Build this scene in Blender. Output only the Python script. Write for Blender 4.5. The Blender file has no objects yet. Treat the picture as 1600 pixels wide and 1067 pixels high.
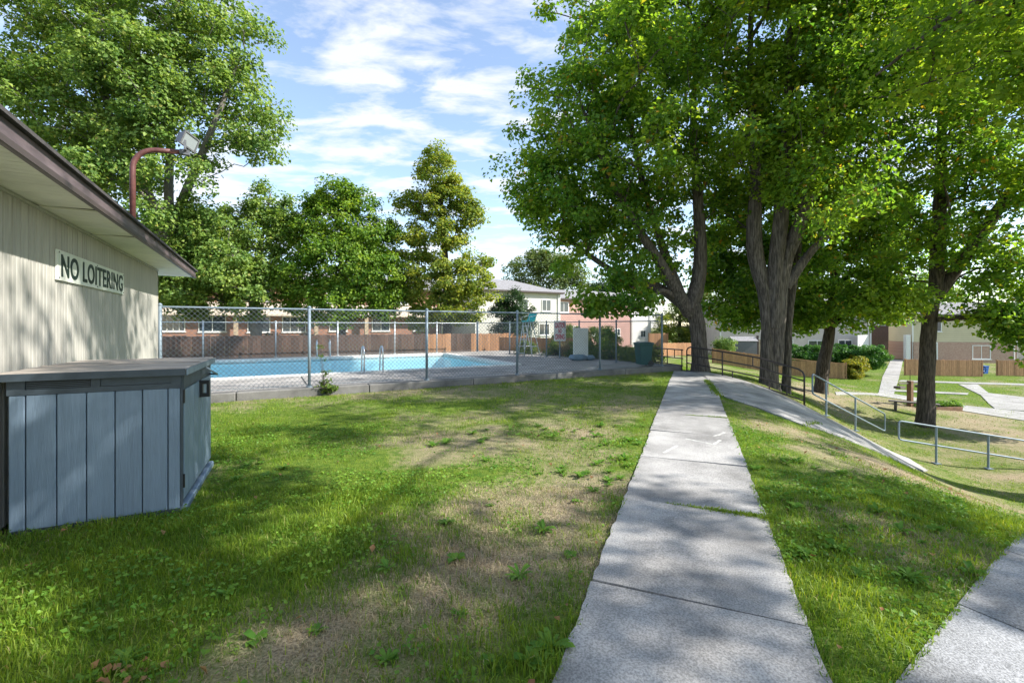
import bpy, math, random
import numpy as np
from mathutils import Vector, Matrix
R = math.radians
rng = np.random.default_rng(7)
random.seed(7)
sc = bpy.context.scene
C = sc.collection

# ------------------------------------------------------------------ camera, sky, sun, exposure
cam_d = bpy.data.cameras.new('camera'); cam = bpy.data.objects.new('camera', cam_d); C.objects.link(cam)
cam.location = (0, 0, 1.65); cam.rotation_euler = (R(90), 0, 0)
cam_d.sensor_width = 36; cam_d.lens = 15.75; cam_d.shift_y = -0.0147
cam_d.clip_start = 0.05; cam_d.clip_end = 3000
sc.camera = cam

SUN_AZ, SUN_EL = 100.0, 38.0
world = bpy.data.worlds.new('World'); sc.world = world; world.use_nodes = True
nt = world.node_tree; nt.nodes.clear()
def wn(t, **k):
    n = nt.nodes.new(t)
    for a, b in k.items(): setattr(n, a, b)
    return n
L = nt.links.new
sky = wn('ShaderNodeTexSky', sky_type='NISHITA', sun_disc=False, sun_elevation=R(SUN_EL), sun_rotation=R(SUN_AZ), air_density=1.0, dust_density=0.3, ozone_density=1.0)
tc = wn('ShaderNodeTexCoord'); sep = wn('ShaderNodeSeparateXYZ'); L(tc.outputs['Generated'], sep.inputs[0])
mz = wn('ShaderNodeMath', operation='MAXIMUM'); L(sep.outputs[2], mz.inputs[0]); mz.inputs[1].default_value = 0.04
mz2 = wn('ShaderNodeMath', operation='ADD'); L(mz.outputs[0], mz2.inputs[0]); mz2.inputs[1].default_value = 0.12
dx = wn('ShaderNodeMath', operation='DIVIDE'); L(sep.outputs[0], dx.inputs[0]); L(mz2.outputs[0], dx.inputs[1])
dy = wn('ShaderNodeMath', operation='DIVIDE'); L(sep.outputs[1], dy.inputs[0]); L(mz2.outputs[0], dy.inputs[1])
cmb = wn('ShaderNodeCombineXYZ'); L(dx.outputs[0], cmb.inputs[0]); L(dy.outputs[0], cmb.inputs[1])
mp = wn('ShaderNodeMapping'); L(cmb.outputs[0], mp.inputs[0])
mp.inputs['Rotation'].default_value = (0, 0, R(-35)); mp.inputs['Scale'].default_value = (1.0, 1.9, 1); mp.inputs['Location'].default_value = (3.3, 1.7, 0)
n1 = wn('ShaderNodeTexNoise'); n1.inputs['Scale'].default_value = 3.3; n1.inputs['Detail'].default_value = 9; n1.inputs['Roughness'].default_value = 0.58; n1.inputs['Distortion'].default_value = 0.25
L(mp.outputs[0], n1.inputs['Vector'])
n2 = wn('ShaderNodeTexNoise'); n2.inputs['Scale'].default_value = 0.75; n2.inputs['Detail'].default_value = 2
L(mp.outputs[0], n2.inputs['Vector'])
nb = wn('ShaderNodeMath', operation='MULTIPLY'); L(n2.outputs[0], nb.inputs[0]); nb.inputs[1].default_value = 0.5
ad = wn('ShaderNodeMath', operation='ADD'); L(n1.outputs[0], ad.inputs[0]); L(nb.outputs[0], ad.inputs[1])
rp = wn('ShaderNodeValToRGB'); L(ad.outputs[0], rp.inputs[0])
rp.color_ramp.elements[0].position = .725; rp.color_ramp.elements[0].color = (0, 0, 0, 1)
rp.color_ramp.elements[1].position = .88; rp.color_ramp.elements[1].color = (1, 1, 1, 1)
cf = wn('ShaderNodeMath', operation='MULTIPLY'); L(rp.outputs[0], cf.inputs[0]); cf.inputs[1].default_value = 0.76
cg = wn('ShaderNodeMath', operation='ADD'); L(cf.outputs[0], cg.inputs[0]); cg.inputs[1].default_value = 0.09
mx = wn('ShaderNodeMix', data_type='RGBA'); L(cg.outputs[0], mx.inputs[0]); L(sky.outputs[0], mx.inputs[6]); mx.inputs[7].default_value = (3.4, 3.5, 3.75, 1)
bg = wn('ShaderNodeBackground'); L(mx.outputs[2], bg.inputs[0]); bg.inputs[1].default_value = 0.115
wo = wn('ShaderNodeOutputWorld'); L(bg.outputs[0], wo.inputs[0])

sd = bpy.data.lights.new('sun', 'SUN'); sd.energy = 3.7; sd.angle = R(0.53); sd.color = (1.0, 0.95, 0.87)
sun = bpy.data.objects.new('sun', sd); C.objects.link(sun); sun.location = (30, 20, 40)
sdir = Vector((math.sin(R(SUN_AZ))*math.cos(R(SUN_EL)), math.cos(R(SUN_AZ))*math.cos(R(SUN_EL)), math.sin(R(SUN_EL))))
sun.rotation_euler = sdir.to_track_quat('Z', 'Y').to_euler()

vs = sc.view_settings; vs.view_transform = 'Standard'; vs.look = 'None'; vs.gamma = 1; vs.exposure = 1.5
vs.use_curve_mapping = False
sc.cycles.max_bounces = 7; sc.cycles.diffuse_bounces = 4; sc.cycles.transparent_max_bounces = 12
sc.cycles.use_denoising = True; sc.cycles.sample_clamp_indirect = 6

# ------------------------------------------------------------------ helpers
TH = R(29.0)                       # the pool yard and its building are turned 29 degrees
CT, ST = math.cos(TH), math.sin(TH)
def yard(a, b, z=0.0): return (a*CT - b*ST, a*ST + b*CT, z)
def to_yard(X, Y): return X*CT + Y*ST, -X*ST + Y*CT

def sst(t):
    t = np.clip(t, 0, 1); return t*t*(3-2*t)
PX = [.9, 1.9, 2.5, 3.1, 3.7, 4.3, 4.9, 5.6, 7.0]; PZ = [0, -.2, -.4, -.68, -1.0, -1.36, -1.72, -2.05, -2.3]
def H(X, Y):
    """terrain height"""
    X = np.asarray(X, float); Y = np.asarray(Y, float)
    p = .9285*X - .3714*Y
    f = sum(np.interp(p+d, PX, PZ) for d in (-.4, -.2, 0, .2, .4))/5
    n = f*(.35+.65*sst((Y-3)/5.5))
    g = np.maximum(-.13*np.clip(X-4, 0, None), -2.35) + .08*np.clip(Y-34, 0, 10)*sst((X-10)/8)
    w = sst((Y-15)/8)
    return n*(1-w)+g*w
def hz(x, y): return float(H(x, y))

_tab = np.random.default_rng(3).random((256, 256))
def vnoise(X, Y, s, off=0):
    x = X/s+off*17.3+500; y = Y/s+off*9.1+500
    xi = np.floor(x).astype(int); yi = np.floor(y).astype(int); fx = x-xi; fy = y-yi
    fx = fx*fx*(3-2*fx); fy = fy*fy*(3-2*fy)
    t = lambda i, j: _tab[i % 256, j % 256]
    return (t(xi, yi)*(1-fx)+t(xi+1, yi)*fx)*(1-fy)+(t(xi, yi+1)*(1-fx)+t(xi+1, yi+1)*fx)*fy
def fbm(X, Y, s, off=0, o=4):
    v = 0; a = .5; tot = 0
    for i in range(o):
        v = v+a*vnoise(X, Y, s/2**i, off+i); tot += a; a *= .55
    return v/tot

def tag(o, label=None, cat=None, group=None, kind=None):
    if label: o['label'] = label
    if cat: o['category'] = cat
    if group: o['group'] = group
    if kind: o['kind'] = kind
    return o
def empty(name, loc=(0, 0, 0), rz=0.0, label=None, cat=None, group=None, kind=None, parent=None):
    o = bpy.data.objects.new(name, None); C.objects.link(o)
    o.location = loc; o.rotation_euler = (0, 0, rz); o.empty_display_size = .2
    if parent: o.parent = parent
    return tag(o, label, cat, group, kind)
def obj(name, me, mat=None, parent=None, loc=(0, 0, 0), rot=(0, 0, 0), scale=None):
    o = bpy.data.objects.new(name, me); C.objects.link(o)
    if mat is not None and len(me.materials) == 0: me.materials.append(mat)
    o.location = loc; o.rotation_euler = rot
    if scale: o.scale = scale
    if parent: o.parent = parent
    return o
def dup(o, parent=None, loc=None, rz=None, label=None):
    c = o.copy(); C.objects.link(c)
    if parent is not None: c.parent = parent
    if loc is not None: c.location = loc
    if rz is not None: c.rotation_euler = (0, 0, rz)
    if label: c['label'] = label
    for ch in list(o.children): dup(ch, c)
    return c

class MB:
    def __init__(s): s.v = []; s.f = []
    def add(s, v, f):
        n = len(s.v); s.v += [tuple(p) for p in v]; s.f += [tuple(i+n for i in q) for q in f]; return s
    def box(s, x0, x1, y0, y1, z0, z1, M=None):
        v = [(x0, y0, z0), (x1, y0, z0), (x1, y1, z0), (x0, y1, z0), (x0, y0, z1), (x1, y0, z1), (x1, y1, z1), (x0, y1, z1)]
        if M is not None: v = [M @ Vector(p) for p in v]
        return s.add(v, [(0, 3, 2, 1), (4, 5, 6, 7), (0, 1, 5, 4), (1, 2, 6, 5), (2, 3, 7, 6), (3, 0, 4, 7)])
    def bbox(s, x0, x1, y0, y1, z0, z1, b=.006, M=None):
        """box with chamfered vertical and top edges"""
        v = []
        for z, i in ((z0, 0), (z1-b, 0), (z1, b)):
            X0, X1, Y0, Y1 = x0+i, x1-i, y0+i, y1-i
            v += [(X0+b, Y0, z), (X1-b, Y0, z), (X1, Y0+b, z), (X1, Y1-b, z), (X1-b, Y1, z), (X0+b, Y1, z), (X0, Y1-b, z), (X0, Y0+b, z)]
        if M is not None: v = [M @ Vector(p) for p in v]
        f = [tuple(range(7, -1, -1)), tuple(range(16, 24))]
        for r in (0, 8):
            for k in range(8): f.append((r+k, r+(k+1) % 8, r+8+(k+1) % 8, r+8+k))
        return s.add(v, f)
    def tube(s, pts, r, n=8, cap=True):
        pts = [Vector(p) for p in pts]; m = len(pts)
        rs = r if isinstance(r, (list, tuple, np.ndarray)) else [r]*m
        v = []; f = []; up = None
        for i, p in enumerate(pts):
            d = (pts[min(i+1, m-1)]-pts[max(i-1, 0)]).normalized()
            if up is None: up = Vector((0, 0, 1)) if abs(d.z) < .9 else Vector((1, 0, 0))
            a = d.cross(up)
            if a.length < 1e-4: a = d.cross(Vector((0, 1, 0)))
            a.normalize(); b = a.cross(d).normalized(); up = b
            for k in range(n):
                t = 2*math.pi*k/n
                v.append(p+a*(rs[i]*math.cos(t))+b*(rs[i]*math.sin(t)))
        for i in range(m-1):
            for k in range(n):
                f.append((i*n+k, i*n+(k+1) % n, (i+1)*n+(k+1) % n, (i+1)*n+k))
        if cap: f.append(tuple(range(n-1, -1, -1))); f.append(tuple((m-1)*n+k for k in range(n)))
        return s.add(v, f)
    def prism(s, poly, z0, z1, M=None):
        n = len(poly); v = [(x, y, z0) for x, y in poly]+[(x, y, z1) for x, y in poly]
        if M is not None: v = [M @ Vector(p) for p in v]
        return s.add(v, [tuple(range(n-1, -1, -1)), tuple(range(n, 2*n))]+[(k, (k+1) % n, n+(k+1) % n, n+k) for k in range(n)])
    def build(s, name, mat=None, parent=None, loc=(0, 0, 0), rot=(0, 0, 0), smooth=False):
        return obj(name, s.mesh(name, smooth), mat, parent, loc, rot)
    def mesh(s, name, smooth=False):
        me = bpy.data.meshes.new(name); me.from_pydata([tuple(p) for p in s.v], [], s.f); me.update()
        if smooth: me.polygons.foreach_set('use_smooth', [True]*len(me.polygons))
        return me

def np_mesh(name, V, F, k):
    """mesh from numpy: V (n,3), F (m,k)"""
    me = bpy.data.meshes.new(name); V = np.ascontiguousarray(V, np.float32); F = np.ascontiguousarray(F, np.int32)
    me.vertices.add(len(V)); me.vertices.foreach_set('co', V.ravel())
    me.loops.add(F.size); me.loops.foreach_set('vertex_index', F.ravel())
    me.polygons.add(len(F)); me.polygons.foreach_set('loop_start', np.arange(0, F.size, k, dtype=np.int32))
    me.polygons.foreach_set('loop_total', np.full(len(F), k, np.int32))
    me.update(calc_edges=True)
    return me

# ------------------------------------------------------------------ materials
def material(name, col, rough=.7, metal=0.0, var=0.0, vscale=4.0, col2=None, bump=0.0, bscale=40.0, spec=.4, rnd=0.0, detail=5, stretch=None, fac=(.35, .65)):
    m = bpy.data.materials.new(name); m.use_nodes = True; t = m.node_tree; b = t.nodes['Principled BSDF']
    b.inputs['Roughness'].default_value = rough; b.inputs['Metallic'].default_value = metal
    b.inputs['Specular IOR Level'].default_value = spec; b.inputs['Base Color'].default_value = (*col, 1)
    co = t.nodes.new('ShaderNodeTexCoord'); src = co.outputs['Object']
    if stretch:
        mp = t.nodes.new('ShaderNodeMapping'); mp.inputs['Scale'].default_value = stretch; t.links.new(src, mp.inputs[0]); src = mp.outputs[0]
    if rnd:                                            # pieces that share a mesh get their own grain
        oi = t.nodes.new('ShaderNodeObjectInfo'); mu = t.nodes.new('ShaderNodeMath'); mu.operation = 'MULTIPLY'; mu.inputs[1].default_value = 37
        t.links.new(oi.outputs['Random'], mu.inputs[0]); va = t.nodes.new('ShaderNodeVectorMath'); t.links.new(src, va.inputs[0]); t.links.new(mu.outputs[0], va.inputs[1]); src = va.outputs[0]
    last = None
    if var or col2:
        n = t.nodes.new('ShaderNodeTexNoise'); n.inputs['Scale'].default_value = vscale; n.inputs['Detail'].default_value = detail; n.inputs['Roughness'].default_value = .62
        t.links.new(src, n.inputs['Vector'])
        mr = t.nodes.new('ShaderNodeMapRange'); mr.inputs[1].default_value = fac[0]; mr.inputs[2].default_value = fac[1]; t.links.new(n.outputs[0], mr.inputs[0])
        mx = t.nodes.new('ShaderNodeMix'); mx.data_type = 'RGBA'; t.links.new(mr.outputs[0], mx.inputs[0])
        c2 = col2 or tuple(c*(1-var) for c in col); c1 = col if col2 else tuple(min(1, c*(1+var*.5)) for c in col)
        mx.inputs[6].default_value = (*c1, 1); mx.inputs[7].default_value = (*c2, 1); last = mx.outputs[2]
    if rnd:
        hs = t.nodes.new('ShaderNodeHueSaturation'); m2 = t.nodes.new('ShaderNodeMapRange'); m2.inputs[3].default_value = 1-rnd; m2.inputs[4].default_value = 1+rnd*.7
        t.links.new(oi.outputs['Random'], m2.inputs[0]); t.links.new(m2.outputs[0], hs.inputs['Value'])
        if last is not None: t.links.new(last, hs.inputs['Color'])
        else: hs.inputs['Color'].default_value = (*col, 1)
        last = hs.outputs[0]
    if last is not None: t.links.new(last, b.inputs['Base Color'])
    if bump:
        n = t.nodes.new('ShaderNodeTexNoise'); n.inputs['Scale'].default_value = bscale; n.inputs['Detail'].default_value = 6
        t.links.new(src, n.inputs['Vector'])
        bp = t.nodes.new('ShaderNodeBump'); bp.inputs['Strength'].default_value = bump; bp.inputs['Distance'].default_value = .02
        t.links.new(n.outputs[0], bp.inputs['Height']); t.links.new(bp.outputs[0], b.inputs['Normal'])
    return m

def leaf_mat(name, c1, c2, trans, tw=.45, c3=None, patch=.8):
    m = bpy.data.materials.new(name); m.use_nodes = True; t = m.node_tree; b = t.nodes['Principled BSDF']; out = t.nodes['Material Output']
    b.inputs['Roughness'].default_value = .5; b.inputs['Specular IOR Level'].default_value = .28
    g = t.nodes.new('ShaderNodeNewGeometry')
    rp = t.nodes.new('ShaderNodeValToRGB'); e = rp.color_ramp.elements
    e[0].position = 0; e[0].color = (*c1, 1); e[1].position = .965; e[1].color = (*c2, 1)
    x = e.new(.997); x.color = (*(c3 or c2), 1)
    t.links.new(g.outputs['Random Per Island'], rp.inputs[0])
    co = t.nodes.new('ShaderNodeTexCoord'); nz = t.nodes.new('ShaderNodeTexNoise'); nz.inputs['Scale'].default_value = patch; nz.inputs['Detail'].default_value = 3; t.links.new(co.outputs['Object'], nz.inputs['Vector'])
    hs = t.nodes.new('ShaderNodeHueSaturation'); hm = t.nodes.new('ShaderNodeMapRange'); vm = t.nodes.new('ShaderNodeMapRange')
    for r, a, e_ in ((hm, .515, .482), (vm, .78, 1.22)):
        r.inputs[1].default_value = .32; r.inputs[2].default_value = .68; r.inputs[3].default_value = a; r.inputs[4].default_value = e_; t.links.new(nz.outputs[0], r.inputs[0])
    t.links.new(hm.outputs[0], hs.inputs['Hue']); t.links.new(vm.outputs[0], hs.inputs['Value']); t.links.new(rp.outputs[0], hs.inputs['Color'])
    t.links.new(hs.outputs[0], b.inputs['Base Color'])
    tr = t.nodes.new('ShaderNodeBsdfTranslucent'); mc = t.nodes.new('ShaderNodeMix'); mc.data_type = 'RGBA'; mc.blend_type = 'MULTIPLY'; mc.inputs[0].default_value = 1
    t.links.new(hs.outputs[0], mc.inputs[6]); mc.inputs[7].default_value = (*trans, 1); t.links.new(mc.outputs[2], tr.inputs[0])
    ms = t.nodes.new('ShaderNodeMixShader'); ms.inputs[0].default_value = tw
    t.links.new(b.outputs[0], ms.inputs[1]); t.links.new(tr.outputs[0], ms.inputs[2]); t.links.new(ms.outputs[0], out.inputs[0])
    return m

def concrete(name, c, speck=.5, stain=.25, rnd=0.0):
    m = material(name, c, rough=.9, var=stain, vscale=1.3, bump=.35, bscale=130, spec=.25, rnd=rnd)
    t = m.node_tree; b = t.nodes['Principled BSDF']; lk = b.inputs['Base Color'].links[0].from_socket
    co = t.nodes.new('ShaderNodeTexCoord')
    n = t.nodes.new('ShaderNodeTexNoise'); n.inputs['Scale'].default_value = 95; n.inputs['Detail'].default_value = 3; t.links.new(co.outputs['Object'], n.inputs['Vector'])
    mr = t.nodes.new('ShaderNodeMapRange'); mr.inputs[1].default_value = .36; mr.inputs[2].default_value = .62; mr.inputs[3].default_value = 1-speck; mr.inputs[4].default_value = 1.12
    t.links.new(n.outputs[0], mr.inputs[0])
    v = t.nodes.new('ShaderNodeTexVoronoi'); v.inputs['Scale'].default_value = 42; t.links.new(co.outputs['Object'], v.inputs['Vector'])
    m3 = t.nodes.new('ShaderNodeMapRange'); m3.inputs[1].default_value = .06; m3.inputs[2].default_value = .16; m3.inputs[3].default_value = .62; m3.inputs[4].default_value = 1.0
    t.links.new(v.outputs['Distance'], m3.inputs[0])
    mu = t.nodes.new('ShaderNodeMath'); mu.operation = 'MULTIPLY'; t.links.new(mr.outputs[0], mu.inputs[0]); t.links.new(m3.outputs[0], mu.inputs[1])
    mx = t.nodes.new('ShaderNodeMix'); mx.data_type = 'RGBA'; mx.blend_type = 'MULTIPLY'; mx.inputs[0].default_value = 1
    t.links.new(lk, mx.inputs[6]); t.links.new(mu.outputs[0], mx.inputs[7]); t.links.new(mx.outputs[2], b.inputs['Base Color'])
    return m

M = {}
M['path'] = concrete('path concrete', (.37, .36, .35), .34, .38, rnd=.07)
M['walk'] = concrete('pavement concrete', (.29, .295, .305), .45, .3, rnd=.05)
M['deck'] = concrete('deck concrete', (.36, .34, .32), .25, .3, rnd=.06)
M['kerb'] = concrete('kerb concrete', (.20, .195, .185), .45, .4)
M['farpath'] = concrete('far path concrete', (.34, .33, .31), .2, .25)
M['joint'] = material('deck joint filler', (.42, .39, .32), .9)
M['soil'] = material('soil', (.07, .05, .035), .95, var=.4, vscale=20, bump=.4)
M['mark'] = material('worn white paint', (.52, .52, .50), .8, var=.35, vscale=18)
M['siding'] = material('cream metal siding', (.40, .39, .35), .55, var=.15, vscale=2.2, rnd=.05, stretch=(6, 6, .6))
M['batten'] = material('siding joint', (.10, .095, .085), .7)
M['soffit'] = material('ivory soffit', (.78, .76, .67), .6, var=.1, vscale=3, rnd=.04)
M['fascia'] = material('brown fascia', (.13, .10, .105), .5, var=.35, vscale=2.5, stretch=(1, 1, 5))
M['shingle'] = material('dark shingles', (.06, .055, .055), .9, var=.3, vscale=9, bump=.5)
M['signwhite'] = material('sign white', (.68, .71, .64), .5, var=.1, vscale=5)
M['signletter'] = material('sign lettering dark green', (.012, .03, .022), .5)
M['red'] = material('sign lettering red', (.50, .02, .06), .5)
M['polebrown'] = material('oxide red pole', (.12, .045, .04), .5, var=.3, vscale=12)
M['grey'] = material('cast grey metal', (.15, .155, .165), .5, metal=.2, var=.2, vscale=14)
M['glass'] = material('lamp glass', (.24, .27, .28), .15, spec=.6)
M['white'] = material('white paint', (.75, .75, .73), .5, var=.07, vscale=4)
M['plankgrey'] = material('shed plank grey', (.165, .228, .30), .55, var=.12, vscale=9, rnd=.05, stretch=(5, 5, .35), bump=.2, bscale=30)
M['shedframe'] = material('shed frame slate', (.05, .068, .085), .55, var=.2, vscale=8)
M['shedlid'] = material('weathered shed lid', (.42, .37, .32), .7, var=.45, vscale=3.2, stretch=(.6, 3.5, 1), bump=.25, bscale=25)
M['black'] = material('black plastic', (.012, .013, .014), .45)
M['galv'] = material('galvanised steel', (.19, .245, .29), .55, metal=.15, var=.18, vscale=9)
M['galvlight'] = material('bright galvanised steel', (.50, .54, .57), .42, metal=.4, var=.15, vscale=9)
M['wire'] = material('chain link wire', (.10, .125, .145), .6)
M['steel'] = material('stainless steel', (.62, .64, .66), .22, metal=.9)
M['teal'] = material('teal plastic', (.015, .40, .42), .4)
M['binteal'] = material('dark green bin plastic', (.008, .075, .075), .45, var=.15, vscale=6)
M['bluebag'] = material('blue grey vinyl', (.16, .25, .33), .6, var=.25, vscale=5)
M['boardwhite'] = material('chalky white board', (.66, .68, .64), .6, var=.1, vscale=3)
M['pipebrown'] = material('dark brown pipe paint', (.045, .035, .035), .45, var=.35, vscale=10)
M['oldwood'] = material('dark brown boards', (.105, .062, .043), .85, var=.4, vscale=6, rnd=.32, stretch=(6, 6, .7))  # the boards' own dark brown, tone varied at random per board
M['cedar'] = material('orange cedar boards', (.40, .21, .105), .8, var=.3, vscale=6, rnd=.18, stretch=(6, 6, .7))
M['tanwood'] = material('tan cedar boards', (.40, .225, .12), .8, var=.3, vscale=6, rnd=.22, stretch=(6, 6, .7))
M['palewood'] = material('pale weathered wood', (.42, .33, .23), .85, var=.25, vscale=6)
M['benchwood'] = material('grey weathered bench wood', (.14, .12, .11), .85, var=.3, vscale=6)
M['planter'] = material('brown planter timber', (.21, .12, .07), .85, var=.3, vscale=6, rnd=.15)
M['pinkbrick'] = material('pink cladding', (.50, .305, .265), .8, var=.12, vscale=1.5)
M['creamclad'] = material('cream cladding', (.56, .55, .50), .6, var=.07, vscale=1)
M['beigeclad'] = material('beige cladding', (.52, .47, .43), .7, var=.08, vscale=1)
M['whiteclad'] = material('white cladding', (.76, .75, .72), .6, var=.06, vscale=1)
M['yellowclad'] = material('pale yellow cladding', (.58, .52, .36), .7, var=.08, vscale=1)
M['roofgrey'] = material('grey asphalt shingles', (.24, .235, .24), .9, var=.3, vscale=7, bump=.4)
M['rooftan'] = material('pale tan shingles', (.55, .47, .38), .9, var=.25, vscale=5)
M['roofmaroon'] = material('maroon shingles', (.17, .075, .065), .9, var=.25, vscale=5)
M['pane'] = material('dark window glass', (.03, .045, .055), .06, spec=.9)
M['trim'] = material('white window trim', (.72, .72, .70), .5)
M['darktrim'] = material('dark gutter trim', (.06, .045, .04), .5)
M['bark'] = material('grey brown maple bark', (.155, .132, .112), .95, col2=(.05, .042, .036), vscale=2.6, stretch=(9, 9, 1.0), bump=1.0, bscale=3.2, fac=(.38, .58), detail=8)
M['barkdark'] = material('dark bark', (.125, .1, .08), .95, col2=(.04, .031, .025), vscale=2.6, stretch=(9, 9, 1.1), bump=1.0, bscale=3.2, fac=(.38, .58), detail=8)
M['barkpale'] = material('pale limb bark', (.24, .22, .19), .95, col2=(.11, .1, .09), vscale=4, stretch=(7, 7, 1.2), bump=.8, bscale=8)
M['maple'] = leaf_mat('maple leaves', (.055, .135, .022), (.15, .25, .034), (2.8, 2.6, 1.1), .52, (.32, .18, .03))
M['maplewarm'] = leaf_mat('warm green maple leaves', (.09, .17, .02), (.20, .29, .032), (2.5, 2.4, 1.0), .52, (.3, .22, .03))  # lighter, yellower green than the other maple leaves
M['silver'] = leaf_mat('silver maple leaves', (.085, .17, .036), (.22, .31, .062), (1.7, 1.7, .9), .35, (.32, .30, .08))
M['norway'] = leaf_mat('broad maple leaves', (.075, .17, .022), (.19, .30, .03), (1.9, 1.8, .8), .4, (.25, .25, .03))
M['yellowing'] = leaf_mat('yellowing leaves', (.11, .195, .03), (.29, .325, .045), (1.8, 1.7, .8), .4, (.4, .34, .06))
M['evergreen'] = leaf_mat('dark evergreen sprays', (.022, .06, .022), (.05, .105, .028), (1.5, 1.5, .9), .25)
M['shrub'] = leaf_mat('shrub leaves', (.05, .12, .02), (.16, .23, .035), (1.8, 1.6, .8), .35, (.5, .36, .16))
M['fargreen'] = leaf_mat('far tree leaves', (.08, .14, .04), (.17, .22, .055), (1.8, 1.7, .9), .35)
M['hedge'] = leaf_mat('hedge leaves', (.03, .11, .018), (.07, .19, .028), (1.8, 1.7, .8), .35)
M['ivy'] = leaf_mat('yellow green creeper leaves', (.13, .2, .025), (.36, .32, .035), (1.5, 1.4, .7), .4)
M['weed'] = leaf_mat('broad weed leaves', (.075, .19, .02), (.16, .29, .035), (1.8, 1.7, .8), .35)
M['grass'] = leaf_mat('green grass blades', (.075, .17, .014), (.20, .29, .03), (1.9, 1.7, .8), .35, (.34, .29, .12), patch=1.6)
M['straw'] = leaf_mat('dry grass blades', (.27, .21, .12), (.48, .40, .25), (1.2, 1.15, 1.0), .3, None, 3.0)
M['litter'] = leaf_mat('fallen leaves', (.20, .09, .04), (.36, .21, .09), (1.2, 1.1, 1.0), .2, (.5, .12, .05))
M['basin'] = material('pale blue pool paint', (.60, .89, .95), .6, var=.06, vscale=.8)
M['coping'] = material('white pool coping', (.66, .66, .62), .7, var=.15, vscale=3)

def ground_mat():
    m = bpy.data.materials.new('lawn ground'); m.use_nodes = True; t = m.node_tree; b = t.nodes['Principled BSDF']
    b.inputs['Roughness'].default_value = .95; b.inputs['Specular IOR Level'].default_value = .1
    at = t.nodes.new('ShaderNodeAttribute'); at.attribute_name = 'dry'
    co = t.nodes.new('ShaderNodeTexCoord')
    n = t.nodes.new('ShaderNodeTexNoise'); n.inputs['Scale'].default_value = 9; n.inputs['Detail'].default_value = 8; n.inputs['Roughness'].default_value = .7; t.links.new(co.outputs['Object'], n.inputs['Vector'])
    nf = t.nodes.new('ShaderNodeTexNoise'); nf.inputs['Scale'].default_value = 70; nf.inputs['Detail'].default_value = 4; t.links.new(co.outputs['Object'], nf.inputs['Vector'])
    def mixc(a, b_, f):
        x = t.nodes.new('ShaderNodeMix'); x.data_type = 'RGBA'; t.links.new(f, x.inputs[0])
        for s, v in ((6, a), (7, b_)):
            if isinstance(v, tuple): x.inputs[s].default_value = (*v, 1)
            else: t.links.new(v, x.inputs[s])
        return x.outputs[2]
    def rng_(s, a, b_):
        r = t.nodes.new('ShaderNodeMapRange'); r.inputs[1].default_value = a; r.inputs[2].default_value = b_; t.links.new(s, r.inputs[0]); return r.outputs[0]
    g = mixc((.055, .115, .015), (.15, .20, .03), rng_(n.outputs[0], .35, .65))
    d = mixc((.13, .105, .07), (.42, .345, .225), rng_(nf.outputs[0], .3, .68))
    a2 = t.nodes.new('ShaderNodeMath'); a2.operation = 'ADD'; n3 = t.nodes.new('ShaderNodeMath'); n3.operation = 'MULTIPLY_ADD'; n3.inputs[1].default_value = .9; n3.inputs[2].default_value = -.45
    t.links.new(n.outputs[0], n3.inputs[0]); t.links.new(n3.outputs[0], a2.inputs[0]); t.links.new(at.outputs['Fac'], a2.inputs[1])
    t.links.new(mixc(g, d, rng_(a2.outputs[0], .25, .75)), b.inputs['Base Color'])
    bp = t.nodes.new('ShaderNodeBump'); bp.inputs['Strength'].default_value = .7; bp.inputs['Distance'].default_value = .03
    t.links.new(nf.outputs[0], bp.inputs['Height']); t.links.new(bp.outputs[0], b.inputs['Normal'])
    return m
M['ground'] = ground_mat()

def water_mat():
    m = bpy.data.materials.new('pool water'); m.use_nodes = True; t = m.node_tree; t.nodes.remove(t.nodes['Principled BSDF']); out = t.nodes['Material Output']
    tr = t.nodes.new('ShaderNodeBsdfTransparent'); tr.inputs[0].default_value = (.86, .98, 1.0, 1)
    gl = t.nodes.new('ShaderNodeBsdfGlossy'); gl.inputs['Roughness'].default_value = .05
    n = t.nodes.new('ShaderNodeTexNoise'); n.inputs['Scale'].default_value = 2.2; n.inputs['Detail'].default_value = 4
    co = t.nodes.new('ShaderNodeTexCoord'); t.links.new(co.outputs['Object'], n.inputs['Vector'])
    bp = t.nodes.new('ShaderNodeBump'); bp.inputs['Strength'].default_value = .25; bp.inputs['Distance'].default_value = .06; t.links.new(n.outputs[0], bp.inputs['Height'])
    fr = t.nodes.new('ShaderNodeFresnel'); fr.inputs[0].default_value = 1.33
    t.links.new(bp.outputs[0], gl.inputs['Normal']); t.links.new(bp.outputs[0], fr.inputs['Normal'])
    ms = t.nodes.new('ShaderNodeMixShader'); fm = t.nodes.new('ShaderNodeMath'); fm.operation = 'MULTIPLY'; fm.inputs[1].default_value = .42; t.links.new(fr.outputs[0], fm.inputs[0]); t.links.new(fm.outputs[0], ms.inputs[0]); t.links.new(tr.outputs[0], ms.inputs[1]); t.links.new(gl.outputs[0], ms.inputs[2]); t.links.new(ms.outputs[0], out.inputs[0])
    return m
M['water'] = water_mat()

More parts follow.
